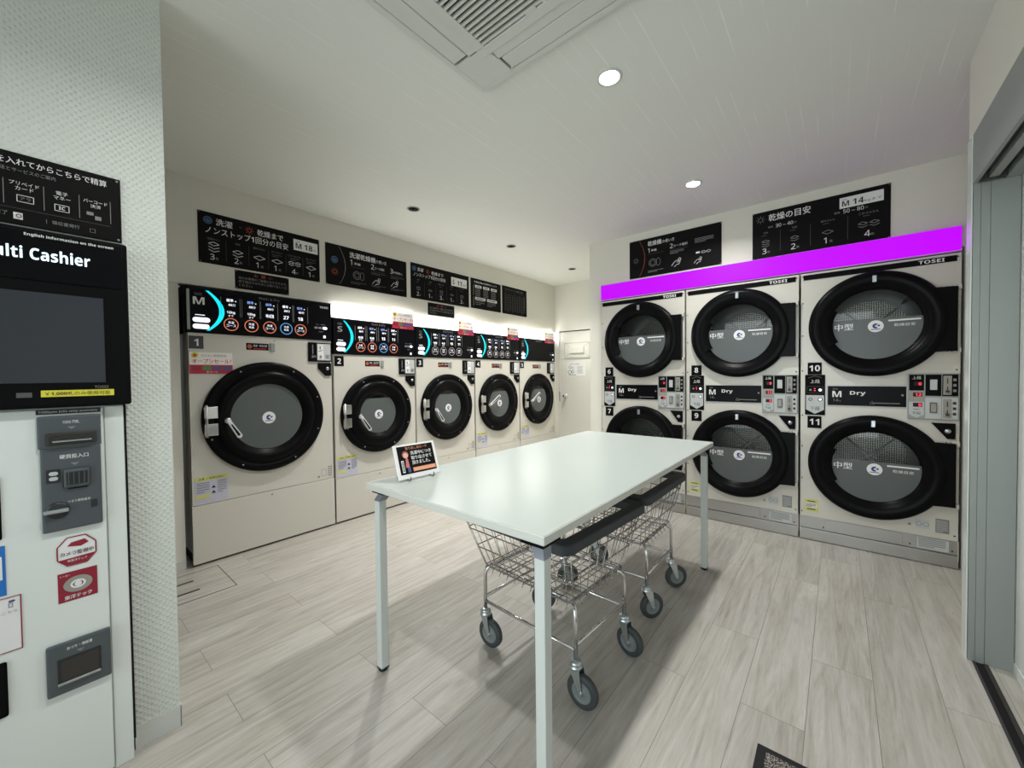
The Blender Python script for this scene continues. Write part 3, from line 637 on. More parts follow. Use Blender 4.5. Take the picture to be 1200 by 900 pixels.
    mb.rect(x0_+.085, z1-.055, x0_+.092, z1-.03, 'ink_black', 3); mb.line([(x0_+.075, z1-.075), (x0_+.11, z1-.06)], .006, 'ink_grey', 3); mb.disc(x0_+.15, z0_+.04, .018, 'zinc', 2, 16); mb.box(x0_+.085, x0_+.10, -.022, -.014, z0_+.03, z0_+.05, 'alu')
    mb.text('コイン', x0_+.02, z0_+.03, .02, 'ink_white', w_=.035); mb.line([(x0_+.03, z0_+.06), (x0_+.03, z1-.02)], .006, 'ink_grey', 2); mb.build('coin_box', t)
    mb = MB(-.012); xa, xb, zb = W-.115, W-.012, z0_-.012; mb.prism([(xa, zb), (xb, zb), (xb, zb-.105), (xb-.045, zb-.105), (xa, zb-.045)], -.012, 0, 'black_satin'); mb.lathe(xb-.03, zb-.045, [(0, -.018), (.013, -.017), (.014, -.012)], 'zinc', 14); mb.build('lock_plate', t)
    # yellow and white instructions
    mb = MB(-.001); a, b_, ww, hh = .018, split+.012, .185, .175; mb.rect(a, b_, a+ww, b_+hh, 'sticker_lilac', 0); mb.rect(a, b_+hh-.028, a+ww, b_+hh, 'sticker_yellow_pale', 1); mb.rect(a, b_+.03, a+ww*.45, b_+.055, 'sticker_yellow_pale', 1)
    mb.text('注意 ご使用の前に', a+ww/2, b_+hh-.022, .015, 'ink_black', 'C', w_=ww*.8); greeking(mb, a+.01, b_+hh-.045, .07, 5, .015, .005, 'ink_grey'); greeking(mb, a+.125, b_+hh-.045, .05, 6, .015, .005, 'ink_grey'); mb.poly([(a+.09, b_+.09), (a+.115, b_+.09), (a+.102, b_+.11)], 'ink_black', 1); mb.poly([(a+.09, b_+.055), (a+.115, b_+.055), (a+.102, b_+.075)], 'ink_black', 1); mb.build('instruction_label', t)
    mb = MB(-.001); mb.rect(W-.05, split+.02, W-.018, split+.105, 'ink_grey', 0); greeking(mb, W-.047, split+.092, .026, 7, .012, .004, 'sticker_white', 1); mb.frame(W-.105, split+.03, W-.065, split+.085, .003, 'ink_grey', 0); mb.rect(W-.135, split+.022, W-.118, split+.038, 'ink_grey', 0); mb.build('rating_plate', t)
    # sale tag
    if big: mb = MB(-.002); sale_tag(mb, .24, .145); g = mb.build('sale_tag', t, (.008, -.001, 1.285))
    else: mb = MB(-.002); sale_tag(mb, .245, .155); g = mb.build('sale_tag', t, (W-.265, -.016, 1.715))
    g['label'] = 'pink and red opening sale tag'
    return t
washer(.645, .955, 1.862, 1.557, True, 1, 'largest white washer, numbered 1, nearest the payment machine')
lbs = ['white washer numbered 2 with four lit buttons, second nearest the payment machine', 'white washer numbered 3, in the middle of the row of five', 'white washer numbered 4, fourth from the payment machine', 'white washer numbered 5 with a blank dark screen, beside the far door']
for i in range(4): washer(1.612+.843*i, .833, 1.755, 1.448, False, i+2, lbs[i], i < 3, i > 1)

# white glowing bar above the four smaller washers
t = thing('light_bar', 'long white glowing light bar above the four smaller washers', 'light', (1.612, 3.288, 1.760))
MB().box(0, 3.372, -.002, .012, .006, .104, 'bar_white').build('diffuser', t)
MB().box(-.004, 3.376, .012, .10, 0, .110, 'ac_white').build('housing', t)
# purple bar above the dryers
t = thing('light_bar', 'long purple glowing light bar above the three stacked dryers', 'light', (3.658, 1.845, 1.99), -PI/2)
MB().box(0, 2.425, -.012, .012, .006, .150, 'bar_purple', .004, 1).build('diffuser', t)
MB().box(-.006, 2.43, .012, .04, 0, .156, 'ac_white').build('housing', t)

# ------------------------------------------------------------------ stacked dryers
def dryer_door(t, cz, low):
    cx, R_, rg = .404, .352, .238
    mb = MB()
    mb.lathe(cx, cz, [(R_, 0), (R_+.002, -.03), (R_-.008, -.045), (R_-.03, -.052), (R_-.07, -.048), (R_-.085, -.036), (rg+.02, -.03), (rg, -.022), (rg-.004, .0), (rg-.004, .03)], 'black_door', 96)
    mb.prism([(cx+R_*.76, cz+R_*.63), (.678, cz+.198), (.785, cz+.198), (.785, cz-.20), (.678, cz-.20), (cx+R_*.76, cz-R_*.63), (cx+R_*.90, cz-.12), (cx+R_*.93, cz), (cx+R_*.90, cz+.12)], -.044, 0, 'black_door', .004)
    # finger grip: wider inner lip on the left
    a0, a1 = math.radians(152), math.radians(211)
    mb.lathe(cx, cz, [(rg-.022, .0), (rg-.022, -.034), (rg+.04, -.044)], 'black_satin', 16, a0=a0, a1=a1)
    mb.box(cx-.011, cx+.011, -.062, -.046, cz+R_-.075, cz+R_-.030, 'zinc', .003)
    dr = mb.build('door', t)
    mb = MB(-.015); n = 48
    mb.face([mb.V(cx+rg*math.cos(2*PI*i/n), -.012, cz+rg*math.sin(2*PI*i/n)) for i in range(n)], 'door_glass')
    cut = math.radians(9); fl = [(cx+.995*rg*math.cos(a), cz+.995*rg*math.sin(a)) for a in [PI-cut+(PI+2*cut)*i/40 for i in range(41)]]
    mb.poly(fl, 'film', -1)
    mb.text('中型', cx-.205, cz-.032, .046, 'ink_white', bold=.025, w_=.10); logo(mb, cx+.01, cz-.015, .040, 1); mb.rect(cx+.072, cz+.012, cx+.225, cz+.022, 'sticker_white', 1); mb.text('乾燥目安', cx+.10, cz-.024, .020, 'ink_white', w_=.10)
    mb.build('door_glass', dr)
    for z in (cz+.192, cz-.212):
        mb = MB(); mb.box(.735, .802, -.012, 0, z, z+.022, 'enamel', .003); mb.box(.787, .802, -.03, 0, z-.012 if z > cz else z+.004, z+.018 if z > cz else z+.034, 'enamel', .003)
        for x in (.745, .765, .795): mb.lathe(x, z+.011, [(0, -.015), (.003, -.0145), (.0035, -.012)], 'steel_dark', 8)
        mb.build('hinge', dr)
    # drum
    mb = MB(); mb.lathe(cx, cz, [(rg+.015, .03), (rg+.02, .07), (rg+.09, .08), (rg+.09, .46), (rg-.02, .46)], 'drum', 48); mb.lathe(cx, cz, [(rg-.02, .455), (0, .455)], 'drum_mesh', 48)
    for a in range(3):
        a = PI/4+2*PI/3*a+low*.6; ca, sa = math.cos(a), math.sin(a); r1, r2 = rg+.085, rg-.0
        mb.prism([(cx+r1*ca-.03*sa, cz+r1*sa+.03*ca), (cx+r2*ca, cz+r2*sa), (cx+r1*ca+.03*sa, cz+r1*sa-.03*ca)], .12, .43, 'drum')
    for a in (PI/4, -PI/4): mb.tube([(cx-.21*math.cos(a), .44, cz-.21*math.sin(a)), (cx+.21*math.cos(a), .44, cz+.21*math.sin(a))], .006, 'silver', 6)
    mb.build('drum', t)
def slot_unit(mb, x, z, w_, h_, dark):
    mb.rect(x, z, x+w_, z+h_, 'black_satin' if dark else 'panel_grey', 1)
def dryer(k, y_left, nums, label):
    W = .806
    t = thing('stacked_dryer', label, 'dryer', (3.658, y_left, 0), -PI/2, 'stacked dryers in the row along the side wall')
    c1, c2, R_ = 1.571, .596, .30
    mb = MB(); cx = .404
    def panel(z0, z1, cz):
        n = 64; angs = sorted(set([2*PI*i/n for i in range(n)]+[math.atan2(z-cz, x-cx) % (2*PI) for x in (0, W) for z in (z0, z1)]))
        oi, ii = [], []
        for a in angs:
            c_, s_ = math.cos(a), math.sin(a); q = min(((W if c_ > 0 else 0)-cx)/c_ if abs(c_) > 1e-9 else 1e9, ((z1 if s_ > 0 else z0)-cz)/s_ if abs(s_) > 1e-9 else 1e9)
            oi.append(mb.V(cx+c_*q, 0, cz+s_*q)); ii.append(mb.V(cx+R_*c_, 0, cz+R_*s_))
        for i in range(len(angs)):
            j = (i+1) % len(angs); mb.face([ii[i], oi[i], oi[j], ii[j]], 'enamel')
    panel(.178, 1.08, c2); panel(1.08, 1.982, c1)
    mb.box(0, .003, 0, .9, .05, 1.982, 'enamel'); mb.box(W-.003, W, 0, .9, .05, 1.982, 'enamel'); mb.box(0, W, .89, .9, .05, 1.982, 'enamel_edge'); mb.box(0, W, 0, .9, 1.979, 1.982, 'enamel')
    for z in (.21, .46, .70, .93, 1.26, 1.52, 1.76, 1.955):
        mb.lathe(.014, z, [(0, -.004), (.004, -.0035), (.0048, 0)], 'steel_dark', 8)
    for z in (.21, 1.10, 1.255, 1.955): mb.lathe(W-.018, z, [(0, -.004), (.004, -.0035), (.0048, 0)], 'steel_dark', 8)
    for z in (1.245,): mb.lathe(.52, z, [(0, -.006), (.006, -.005), (.007, 0)], 'stainless', 8)
    mb.build('cabinet', t)
    mb = MB(-.003); mb.box(.018, W-.022, -.003, 0, 1.928, 1.965, 'black_satin'); mb.text('TOSEI', W-.19, 1.935, .022, 'ink_white', bold=.04, w_=.115); mb.build('name_strip', t)
    dryer_door(t, c1, 0); dryer_door(t, c2, 1)
    for n, z in zip(nums, (1.232, .838)):
        mb = MB(-.003); mb.box(.045, .127, -.003, 0, z, z+.088, 'black_satin'); mb.text(n, .086, z+.024, .044, 'ink_white', 'C', bold=.025); mb.build('number_plate', t)
    # selector plate
    mb = MB(-.006); x0, x1, z0, z1 = .030, .147, .935, 1.230; mb.box(x0, x1, -.006, 0, z0, z1, 'black_satin', .002, 1)
    mb.line([(x0+.02, z1-.022), ((x0+x1)/2, z1-.008), (x1-.02, z1-.022)], .002, 'ink_grey'); mb.text('上段', (x0+x1)/2, z1-.062, .027, 'ink_white', 'C')
    mb.frame(x0+.010, z1-.135, x1-.010, z1-.085, .002, 'ink_dim'); mb.disc(x0+.032, z1-.111, .008, 'ink_grey', 2, 12); mb.disc(x1-.028, z1-.111, .010, 'lit_white', 2, 14); mb.rect((x0+x1)/2-.006, z1-.105, (x0+x1)/2+.004, z1-.099, 'led_red', 2); mb.rect((x0+x1)/2-.006, z1-.119, (x0+x1)/2+.004, z1-.113, 'led_red', 2)
    mb.poly([(x0+.006, z1-.150), (x1-.006, z1-.150), (x1-.006, z0+.04), ((x0+x1)/2, z0+.008), (x0+.006, z0+.04)], 'panel_grey', 1)
    mb.ring(x0+.032, z1-.180, .012, .004, 'ink_black', 2, 14); mb.ring(x1-.028, z1-.180, .014, .004, 'ink_black', 2, 14); mb.disc(x1-.028, z1-.180, .008, 'lit_white', 2, 12); mb.text('下段', (x0+x1)/2, z0+.035, .027, 'ink_black', 'C'); mb.build('selector_plate', t)
    # dry name panel
    mb = MB(-.006); x0, x1, z0, z1 = .162, .566, 1.012, 1.148; mb.box(x0-.006, x1+.006, -.004, 0, z0-.006, z1+.006, 'panel_grey'); mb.box(x0, x1, -.006, 0, z0, z1, 'black_gloss')
    mb.text('SIZE', x0+.028, z1-.025, .011, 'ink_grey'); mb.text('M', x0+.026, z1-.078, .043, 'ink_white', bold=.03, w_=.05); mb.text('14', x0+.03, z1-.110, .020, 'ink_grey'); mb.text('kg', x0+.06, z1-.110, .012, 'ink_grey')
    mb.text('Dry', x0+.122, z1-.068, .034, 'ink_white', bold=.02, w_=.082); mb.line([(x0+.24, z0+.022), (x1-.03, z0+.022)], .005, 'ink_grey'); mb.line([(x0+.225, z0+.014), (x0+.237, z0+.034), (x0+.249, z0+.014)], .002, 'ink_grey', 2, True); mb.disc(x1-.018, (z0+z1)/2+.01, .007, 'ink_grey', 2, 10); mb.build('name_panel', t)
    # payment panel: digits, two slots upper dark, lower light
    mb = MB(-.012); x0, x1, z0, z1 = .572, .800, .938, 1.232; mb.box(x0, x1, -.012, 0, z0, z1, 'alu', .002, 1)
    xa, xb = x0+.006, x0+.074; mb.rect(xa, z0+.12, xb, z1-.006, 'black_satin'); mb.rect(xa, z0+.12, xb, z0+.185, 'enamel_edge', 2); mb.text('上段', (xa+xb)/2, z1-.036, .020, 'ink_white', 'C', 3)
    mb.rect(xa+.022, z1-.078, xb-.008, z1-.052, 'led_glass', 3); mb.text('0', xb-.012, z1-.075, .019, 'led_red', 'R', 4, bold=.03); mb.rect(xa+.018, z1-.148, xb-.008, z1-.122, 'led_glass', 3); mb.text('12', xb-.012, z1-.145, .019, 'led_red', 'R', 4, bold=.03)
    mb.poly([(xa, z0+.112), (xb, z0+.112), (xb, z0+.03), ((xa+xb)/2, z0+.008), (xa, z0+.03)], 'panel_grey'); mb.rect(xa+.018, z0+.080, xb-.008, z0+.106, 'led_glass', 2); mb.text('0', xb-.012, z0+.083, .019, 'led_red', 'R', 3, bold=.03); mb.text('下段', (xa+xb)/2, z0+.028, .020, 'ink_black', 'C', 2); mb.rect(xa+.02, z0+.060, xb-.02, z0+.066, 'ink_grey', 2)
    for zz, dk in ((z0+.152, 1), (z0+.006, 0)):
        hh = .136; fg = 'black_satin' if dk else 'panel_grey'
        mb.rect(x0+.080, zz, x0+.150, zz+hh, fg); mb.rect(x0+.154, zz, x1-.006, zz+hh, fg)
        mb.box(x0+.100, x0+.132, -.02, -.012, zz+.038, zz+.104, 'panel_grey' if dk else 'ink_dim', .002); mb.rect(x0+.104, zz+.044, x0+.128, zz+.098, 'enamel_edge', 10) if not dk else None
        mb.box(x0+.158, x0+.194, -.016, -.012, zz+.008, zz+hh-.008, 'enamel_edge'); mb.rect(x0+.174, zz+.078, x0+.178, zz+.112, 'ink_black', 6); mb.box(x0+.168, x0+.184, -.028, -.016, zz+.022, zz+.036, 'alu_dark'); mb.rect(x0+.174, zz+.036, x0+.178, zz+.06, 'ink_black', 6)
        for j in range(3): mb.rect(x0+.200, zz+.026+.034*j, x0+.214, zz+.042+.034*j, 'ink_black' if not dk else 'ink_grey', 2)
    mb.build('payment_panel', t)
    mb = MB(); mb.prism([(.680, .918), (.785, .918), (.785, .820), (.750, .820)], -.012, 0, 'black_satin'); mb.lathe(.752, .868, [(0, -.02), (.013, -.019), (.015, -.012)], 'zinc', 14); mb.build('lock_plate', t)
    # stickers
    mb = MB(-.001); mb.rect(.028, .215, .112, .305, 'sticker_yellow_pale', 0); mb.rect(.034, .245, .106, .278, 'paper', 1); greeking(mb, .038, .268, .06, 3, .009, .004, 'ink_grey', 2); mb.rect(.045, .228, .095, .236, 'ink_dim', 1); mb.rect(.045, .288, .095, .295, 'ink_dim', 1); mb.build('instruction_label', t)
    mb = MB(-.001); mb.rect(.615, .225, .68, .285, 'panel_grey', 0); mb.ring(.63, .255, .014, .003, 'ink_grey', 1); mb.ring(.662, .255, .014, .003, 'ink_grey', 1); mb.rect(.705, .215, .765, .305, 'ink_grey', 0); greeking(mb, .709, .29, .05, 7, .011, .004, 'panel_grey', 1); mb.rect(.58, .235, .594, .249, 'ink_grey', 0); mb.build('rating_plate', t)
    # stainless kick plates
    mb = MB(0); mb.box(0, W, .006, .05, .088, .176, 'stainless'); mb.box(.154, .556, .002, .006, .092, .172, 'stainless', .001, 1); mb.box(0, W, .0, .05, .004, .084, 'stainless', .003)
    mb.box(.62, .765, -.001, .006, .098, .168, 'panel_grey'); mb.y0 = -.001; greeking(mb, .63, .157, .12, 5, .012, .005, 'ink_grey', 1)
    for x in (.14, .59, .78): mb.lathe(x, .11, [(0, .0), (.004, .001), (.005, .006)], 'steel_dark', 8)
    mb.build('kick_plate', t)
    return t
dryer(0, 1.847, ('6', '7'), 'stacked dryer numbered 6 and 7, nearest the washers')
dryer(1, 1.034, ('8', '9'), 'stacked dryer numbered 8 and 9, in the middle of the three')
dryer(2, .221, ('10', '11'), 'stacked dryer numbered 10 and 11, beside the sliding door jamb')

# ------------------------------------------------------------------ folding table
t = thing('work_table', 'long white laundry folding table on four pale square legs', 'table', (0, 0, 0))
TX0, TX1, TY0, TY1 = .893, 2.822, .629, 1.552
mb = MB(); mb.box(TX0, TX1, TY0, TY1, .772, .7995, 'table_edge', .002, 1); mb.box(TX0+.002, TX1-.002, TY0+.002, TY1-.002, .799, .8005, 'table_white'); mb.build('tabletop', t)
for (fx, fy, sx_, sy_) in ((.918, .652, 1, 1), (.925, 1.498, 1, -1), (2.70, .655, -1, 1), (2.705, 1.498, -1, -1)):
    q = .0175
    mb = MB(); mb.box(fx-q, fx+q, fy-q, fy+q, .012, .728, 'leg_grey', .003); lg = mb.build('leg', t)
    mb = MB(); mb.box(fx-q-.001, fx+q+.001, fy-q-.001, fy+q+.001, .008, .014, 'bumper'); mb.lathe(fx, 0, [(0, .0), (.018, .0), (.02, .006), (.016, .009)], 'black_satin', 16, axis='z', cy=fy); mb.build('foot', lg)
    mb = MB(); w0 = .0185; cxx, cyy = fx+.020*sx_, fy+.020*sy_
    a = [mb.V(fx+i*w0, fy+j*w0, .728) for i, j in ((-1, -1), (1, -1), (1, 1), (-1, 1))]; b_ = [mb.V(cxx+i*.021, cyy+j*.021, .764) for i, j in ((-1, -1), (1, -1), (1, 1), (-1, 1))]
    mb.face(b_, 'bracket_grey'); mb.face(a[::-1], 'bracket_grey')
    for i in range(4): mb.face([a[i], a[(i+1) % 4], b_[(i+1) % 4], b_[i]], 'bracket_grey')
    mb.prism([(min(cxx-.045, cxx+.045), .764), (cxx+.045, .764), (cxx+.045, .772), (cxx-.045, .772)], cyy-.04, cyy+.04, 'black_satin'); mb.build('bracket', lg)
mb = MB(); mb.box(.98, 2.63, .70, .73, .735, .765, 'bumper'); mb.box(.98, 2.63, 1.43, 1.46, .735, .765, 'bumper'); mb.build('underframe', t)

# ------------------------------------------------------------------ laundry carts
def cart(x, y, label, yaws, rz=0):
    t = thing('laundry_cart', label, 'cart', (x, y, 0), rz, 'wire laundry carts under the table')
    LX, LY = .192, .250
    bx, by, tx, ty = .205, .238, .292, .288
    zb, zt = .382, .615
    lv = lambda z: ((z-zb)/(zt-zb))
    dim = lambda z: (bx+(tx-bx)*lv(z), by+(ty-by)*lv(z))
    def rect_path(hx, hy, z, r=.02, k=4):
        p = []
        for sx_, sy_, a0 in ((1, 1, 0), (-1, 1, PI/2), (-1, -1, PI), (1, -1, 1.5*PI)):
            for i in range(k+1): a = a0+PI/2*i/k; p.append((sx_*(hx-r)+r*math.cos(a), sy_*(hy-r)+r*math.sin(a), z))
        return p
    mb = MB()
    for z in (zb, zb+.095, zb+.185, zt+.005): hx, hy = dim(z); mb.tube(rect_path(hx, hy, z), .003, 'wire_steel', 6, closed=True)
    nx, ny = 9, 11
    for i in range(nx):          # wires over the bottom and up both long sides
        f = -1+2*i/(nx-1); f *= .94
        mb.tube([(f*tx, -ty, zt), (f*bx, -by-.003, zb+.004), (f*bx, -by, zb-.004), (f*bx, by, zb-.004), (f*bx, by+.003, zb+.004), (f*tx, ty, zt)], .0021, 'wire_steel', 5)
        mb.tube([(f*bx, -by-.012, zb-.02), (f*bx, -by+.002, zb-.004)], .0021, 'wire_steel', 5); mb.tube([(f*bx, by+.012, zb-.02), (f*bx, by-.002, zb-.004)], .0021, 'wire_steel', 5)
    for i in range(ny):
        f = (-1+2*i/(ny-1))*.94
        mb.tube([(-tx, f*ty, zt), (-bx-.003, f*by, zb+.004), (-bx, f*by, zb), (bx, f*by, zb), (bx+.003, f*by, zb+.004), (tx, f*ty, zt)], .0021, 'wire_steel', 5)
        mb.tube([(-bx-.010, f*by, zb-.018), (-bx, f*by, zb)], .0021, 'wire_steel', 5); mb.tube([(bx+.010, f*by, zb-.018), (bx, f*by, zb)], .0021, 'wire_steel', 5)
    for i in range(1, 4):
        mb.tube([(-bx, -by+2*by*i/4, zb-.008), (bx, -by+2*by*i/4, zb-.008)], .003, 'wire_steel', 6)
    bk = mb.build('basket', t)
    # bumper rim: closed ring with a rectangular section
    mb = MB(); HX, HY = .322, .306
    def ringv(hx, hy, r, z): return [mb.V(*p) for p in rect_path(hx, hy, z, r, 6)]
    A = [ringv(HX, HY, .045, .618), ringv(HX, HY, .045, .650), ringv(HX-.004, HY-.004, .042, .655), ringv(HX-.052, HY-.052, .018, .655), ringv(HX-.056, HY-.056, .016, .650), ringv(HX-.056, HY-.056, .016, .618)]
    n = len(A[0])
    for p, q in zip(A, A[1:]+A[:1]):
        for i in range(n): mb.face([p[i], p[(i+1) % n], q[(i+1) % n], q[i]], 'bumper')
    mb.build('bumper_rim', t)
    mb = MB()
    for sx_ in (-1, 1):
        for sy_ in (-1, 1):
            pts = [(sx_*LX, sy_*LY, .165), (sx_*LX, sy_*LY, .325)]+[(sx_*(LX-.03*(1-math.cos(a))), sy_*(LY-.03*(1-math.cos(a))), .325+.045*math.sin(a)) for a in [PI/2*i/5 for i in range(1, 6)]]+[(sx_*.10, sy_*(LY-.03), .370)]
            mb.tube(pts, .0085, 'chrome', 12)
    for sy_ in (-1, 1): mb.tube([(-.10, sy_*(LY-.03), .370), (.10, sy_*(LY-.03), .370)], .0085, 'chrome', 12); mb.tube([(-LX, sy_*LY, .225), (LX, sy_*LY, .225)], .007, 'chrome', 10)
    for sx_ in (-1, 1): mb.tube([(sx_*(LX-.03), -LY+.03, .368), (sx_*(LX-.03), LY-.03, .368)], .006, 'chrome', 10); mb.tube([(sx_*LX, -LY, .205), (sx_*LX, LY, .205)], .007, 'chrome', 10)
    mb.build('frame', t)
    i = 0
    for sx_ in (-1, 1):
        for sy_ in (-1, 1):
            a = yaws[i]; i += 1
            # caster local frame: +x is the trailing direction
            cs = MB(); cs.lathe(0, 0, [(0, .172), (.013, .172), (.022, .166), (.024, .160), (.020, .154), (.026, .150), (.026, .144), (0, .144)], 'zinc', 20, axis='z')
            for sd in (-1, 1):
                cs.prism([(-.020, .146), (.024, .146), (.036, .060), (.030, .052), (.022, .060)], sd*.0185-.0012, sd*.0185+.0012, 'zinc')
            cs.box(-.018, .024, -.0185, .0185, .143, .147, 'zinc'); cs.tube([(.029, -.024, .064), (.029, .024, .064)], .006, 'zinc', 8)
            c = cs.build('caster', t, (sx_*LX, sy_*LY, 0), a)
            wl = MB(); R_ = .064
            wl.lathe(.029, R_, [(.040, -.0125), (.046, -.0135), (.058, -.0135), (.0625, -.009), (R_, 0), (.0625, .009), (.058, .0135), (.046, .0135), (.040, .0125)], 'tyre', 40)
            wl.lathe(.029, R_, [(0, -.013), (.012, -.013), (.014, -.0095), (.037, -.0095), (.040, -.0125)], 'wheel_grey', 32); wl.lathe(.029, R_, [(0, .013), (.012, .013), (.014, .0095), (.037, .0095), (.040, .0125)], 'wheel_grey', 32)
            wl.build('wheel', c)
    return t
D = math.radians
cart(1.4915, 1.000, 'chrome wire laundry cart with grey rim, nearest the near table leg', [D(-86), D(-84), D(-96), D(-56)], D(-3.7))
cart(2.160, 1.000, 'chrome wire laundry cart with grey rim, nearest the stacked dryers', [D(-35), D(-40), D(-44), D(-70)])

# ------------------------------------------------------------------ card on the table
t = thing('display_card', 'white-framed black card propped on a wire stand on the table corner', 'sign', (1.075, 1.440, .8005), math.radians(-4.2))
tilt = Matrix.Rotation(math.radians(-20), 4, 'X')
mb = MB(-.004); W_, H_ = .212, .150
mb.box(0, W_, -.004, 0, 0, H_, 'sticker_white', .002, 1); mb.rect(.016, .020, W_-.014, H_-.008, 'black_board', 1)
mb.text('取り出し済カード', W_*.53, H_-.026, .013, 'orange_bar', 'C', 2, w_=.11)
for i, s_ in enumerate(('洗濯中につき', '取り出させて', '頂きました。')): mb.text(s_, .078, H_-.050-.0215*i, .0165, 'sticker_white', 'L', 2, bold=.02, w_=(.106, .106, .092)[i])
mb.rect(.078, .027, W_-.018, .044, 'orange_bar', 2); mb.text('ご協力ありがとうございます', .082, .032, .007, 'sticker_white', 'L', 3, w_=.105)
mb.disc(.052, .105, .0165, 'hair', 2, 20); mb.disc(.052, .101, .0125, 'skin', 3, 18); mb.poly([(.045, .048), (.063, .048), (.061, .088), (.050, .088)], 'cloth_pink', 2); mb.rect(.052, .026, .066, .048, 'sticker_navy', 2)
mb.rect(.026, .028, .038, .080, 'sticker_white', 3)
for i in range(5): mb.rect(.0285, .033+.009*i, .0355, .039+.009*i, 'ink_black', 4)
cd = mb.build('card', t); cd.matrix_local = Matrix.Translation((-.105, -.02, .009)) @ tilt
mb = MB()
for x in (-.055, .062):
    mb.tube([(x, -.036, .022), (x, -.040, .006), (x, -.030, .003), (x, .045, .003), (x, .050, .006), (x, .028, .085)], .0017, 'black_matte', 6)
mb.tube([(-.055, .034, .06), (.062, .034, .06)], .0017, 'black_matte', 6); mb.tube([(-.055, .045, .003), (.062, .045, .003)], .0017, 'black_matte', 6); mb.build('wire_stand', t)

# ------------------------------------------------------------------ payment machine
t = thing('payment_machine', 'white payment machine with black touch screen set into the embossed wall', 'payment machine', (0, 1.786, 0))
mb = MB(0); mb.box(-.288, .183, .008, .42, 0, 1.17, 'kiosk_white', .003); mb.box(.139, .183, .001, .02, 0, 1.168, 'kiosk_white', .003); mb.box(.183, .1885, .002, .05, .065, 1.17, 'gap'); mb.build('cabinet', t)  # last box: black strip stands in for the shade in the side gap
mb = MB(0); mb.box(-.286, .1365, -.004, .008, .010, 1.165, 'kiosk_white', .003); dp = mb.build('front_door', t)
mb = MB(-.030); mb.box(-.302, .186, 0, .30, 1.172, 1.681, 'black_satin'); mb.box(-.302, .200, -.030, .036, 1.172, 1.681, 'black_satin', .008, 3); mb.box(-.296, .188, -.034, -.028, 1.535, 1.672, 'black_gloss', .002, 1)
mb.y0 = -.034; mb.text('Multi Cashier', .117, 1.592, .034, 'logo_glow', 'R', 2, bold=.035, w_=.207); mb.text('English information on the screen', .168, 1.655, .0105, 'ink_white', 'R', 2, bold=.01, w_=.176)
mb.y0 = -.030; mb.rect(.012, 1.203, .160, 1.222, 'sticker_yellow', 1); mb.text('￥1,000札のみ使用可能', .020, 1.2065, .0115, 'ink_black', 'L', 2, bold=.03, w_=.132); mb.text('TOSEI', .118, 1.226, .0075, 'ink_grey', 'L', 2, w_=.030); mb.rect(-.032, 1.203, -.004, 1.217, 'ink_dim', 1)
su = mb.build('screen_unit', t)
mb = MB(-.032); mb.box(-.262, .143, -.0318, -.026, 1.243, 1.502, 'screen_glass', .001, 1); mb.build('display', su)
# bill and coin panel
mb = MB(-.016)
mb.box(.002, .130, -.016, -.004, 1.050, 1.146, 'kiosk_grey', .005); mb.box(.006, .128, -.016, -.004, .805, 1.052, 'kiosk_grey', .005)
mb.rect(.001, 1.151, .131, 1.165, 'ink_black', -11); mb.text('1000yen bills only available', .006, 1.154, .0075, 'ink_white', 'L', -10, w_=.118)
mb.text('1000 円札', .068, 1.122, .010, 'ink_white', 'C', 1, w_=.034); mb.poly([(.060, 1.113), (.078, 1.113), (.069, 1.105)], 'ink_grey', 1)
mb.box(.018, .120, -.024, -.014, 1.060, 1.096, 'steel_dark', .003); mb.box(.026, .112, -.032, -.022, 1.066, 1.086, 'kiosk_dark', .002); mb.box(.030, .108, -.034, -.031, 1.070, 1.074, 'alu')
mb.text('硬貨投入口', .072, 1.018, .0125, 'ink_white', 'C', 1, bold=.02, w_=.058); mb.poly([(.064, 1.004), (.082, 1.004), (.073, .996)], 'ink_grey', 1)
mb.box(.048, .104, -.026, -.014, .930, .988, 'kiosk_grey', .008); mb.box(.054, .098, -.028, -.024, .940, .978, 'kiosk_dark', .002)
for i in range(4): mb.box(.058+.0105*i, .060+.0105*i, -.032, -.027, .942, .976, 'kiosk_grey')
mb.rect(.058, .925, .098, .929, 'black_matte', 1)
mb.rect(.016, .950, .044, .990, 'kiosk_dark', 1); mb.pill(.021, .972, .039, .983, 'panel_grey', 2); mb.pill(.021, .957, .039, .968, 'panel_grey', 2)
mb.rect(.103, .860, .117, .884, 'kiosk_dark', 1); mb.text('つまり硬貨返却', .056, .885, .0075, 'ink_white', 'L', 1, w_=.046)
cp = mb.build('coin_panel', t)
mb = MB(); mb.lathe(.036, .868, [(0, -.022), (.020, -.022), (.024, -.018), (.025, -.015)], 'kiosk_dark', 24); mb.box(.008, .058, -.031, -.021, .862, .874, 'zinc', .004); mb.build('return_lever', cp)
mb = MB(-.016); mb.box(.003, .136, -.016, -.004, .318, .470, 'kiosk_grey', .006); mb.box(.024, .114, -.018, -.012, .350, .425, 'kiosk_dark', .002); mb.box(.032, .108, -.019, -.017, .358, .418, 'steel_dark'); mb.box(.024, .112, -.024, -.014, .348, .354, 'alu', .001, 1)
mb.text('おつり・領収書', .070, .446, .0095, 'ink_white', 'C', 1, bold=.02, w_=.052); mb.poly([(.062, .438), (.080, .438), (.071, .430)], 'ink_grey', 1); mb.build('change_tray', t)
